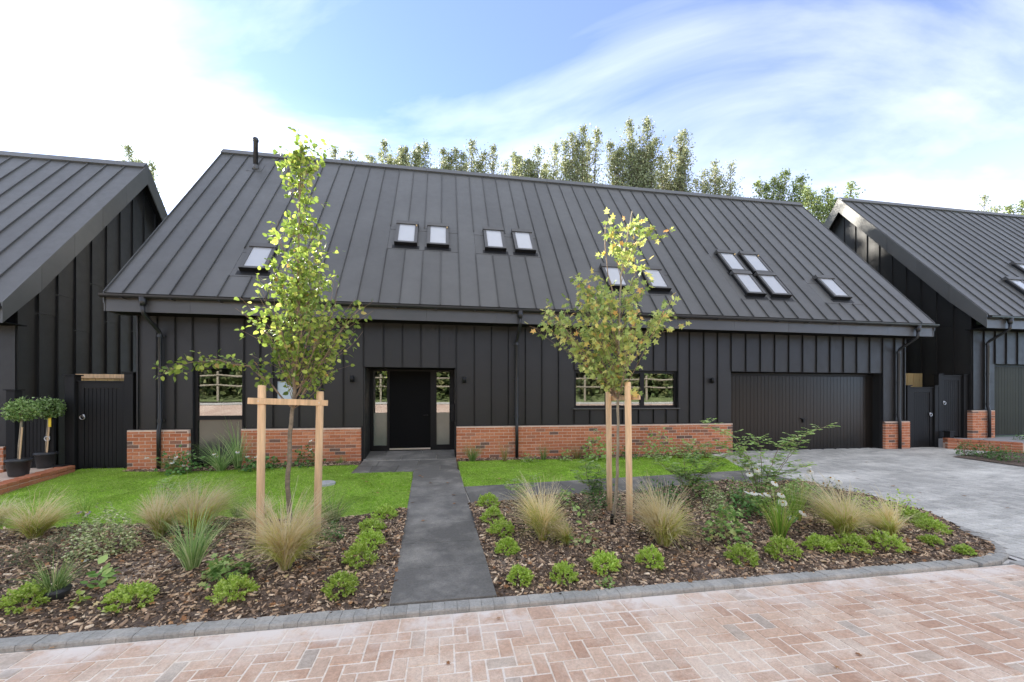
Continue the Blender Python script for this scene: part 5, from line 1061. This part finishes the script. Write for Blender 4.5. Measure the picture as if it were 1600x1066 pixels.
poplar('leaning poplar branch right of the tallest tree', 25.5, [(1072, 200, 13), (1050, 228, 22), (1062, 216, 15), (1030, 250, 20), (1060, 258, 16)], dens=.8)
poplar('sparse open tree between the tallest poplar and the right end of the ridge', 26, [(1105, 262, 16), (1117, 254, 16), (1140, 258, 16), (1150, 280, 18), (1090, 276, 14)], dens=.55, wid=1.2)
poplar('rounded green tree above the right end of the ridge', 24, [(1178, 290, 24), (1206, 282, 26), (1222, 272, 12), (1240, 286, 22), (1165, 300, 16)], MAPL2, wid=1.2, dens=.9, nm='maple_tree')
poplar('rounded tree between the middle and the right roof', 24, [(1270, 287, 26), (1262, 300, 30), (1288, 300, 24), (1306, 304, 22), (1316, 296, 10)], MAPL2, wid=1.2, dens=.8, nm='maple_tree')
for lab, us in (('low tree crowns just above the ridge, left of centre', range(575, 720, 20)), ('low tree crowns just above the ridge, at the middle', range(730, 890, 20)), ('low tree crowns just above the ridge, right of centre', range(900, 1080, 20))):
    poplar(lab, 29, [(u, 238 + .0911 * (u - 348) - random.uniform(6, 26), random.uniform(14, 22)) for u in us], dens=.75, wid=1.1)
poplar('thin spire above the right neighbour ridge', 28, [(1522, 313, 7)], dens=.6); poplar('second thin spire above the right neighbour ridge', 28, [(1565, 319, 8)], dens=.6); poplar('tree top at the right edge above the neighbour ridge', 27, [(1594, 316, 12), (1606, 312, 14)], MAPL2)

# ------------------------------------------------------------------ odds and ends on the ground
for k, (u, v) in enumerate(((649, 736), (655, 746), (700, 757), (712, 776), (663, 816), (640, 770), (642, 788), (708, 790), (660, 748), (675, 757))):
    x, y, z = at(u, v); o = scatter('fallen_leaf', [(0, 0, 0)], [(math.cos(k), math.sin(k), .1)], [(.1, .2, 1)], random.uniform(.05, .075), MAPLE_V, MAPLE_F, DEADL); o.location = (x, y, zp(x, y) + .008); tag(o, 'dry brown leaf lying on the dark slab path', 'leaf', 'fallen leaves on the path')
for k, (u, v) in enumerate(((565, 752), (573, 757), (600, 760), (380, 766), (590, 775), (620, 772), (545, 768), (780, 752), (815, 748), (420, 772), (360, 755))):
    x, y, z = at(u, v); o = scatter('fallen_leaf', [(0, 0, 0)], [(math.cos(k * 2), math.sin(k * 2), .1)], [(.1, .3, 1)], random.uniform(.05, .075), MAPLE_V, MAPLE_F, DEADL); o.location = (x, y, z + .045); tag(o, 'dry pale leaf lying on the lawn', 'leaf', 'fallen leaves on the lawn')
for k, (u, v) in enumerate(((1332, 737), (1343, 748), (1395, 759), (1435, 770), (1438, 782), (1507, 774), (1570, 793), (1400, 782), (1355, 722))):
    x, y, z = at(u, v); o = scatter('fallen_leaf', [(0, 0, 0)], [(math.cos(k * 2), math.sin(k * 2), .1)], [(.1, .3, 1)], random.uniform(.05, .08), MAPLE_V, MAPLE_F, DEADL); o.location = (x, y, zd_(x, y) + .022); tag(o, 'dry leaf lying on the grey driveway', 'leaf', 'fallen leaves on the driveway')
for k, (u, v) in enumerate(((40, 1018), (72, 1014), (90, 1011), (1150, 925), (1346, 1027), (1308, 1043), (1453, 909), (700, 1040), (782, 967), (1575, 905))):
    d_ = ray(u, v); t = (ZR - CH) / d_[2]; o = scatter('fallen_leaf', [(0, 0, 0)], [(math.cos(k * 2), math.sin(k * 2), .1)], [(.1, .3, 1)], random.uniform(.03, .05), MAPLE_V, MAPLE_F, DEADL); o.location = (d_[0] * t, d_[1] * t - CD, ZR + .01); tag(o, 'curled brown leaf lying on the red block road', 'leaf', 'fallen leaves on the road')
x, y, z = at(508, 757); tag(MB().tube([(x, y, z - .02), (x, y, z + .034), (x, y, z + .042)], [.17, .17, .16], 24).build('drain_cover', LEADS), 'round pale drain cover in the left lawn', 'cover')
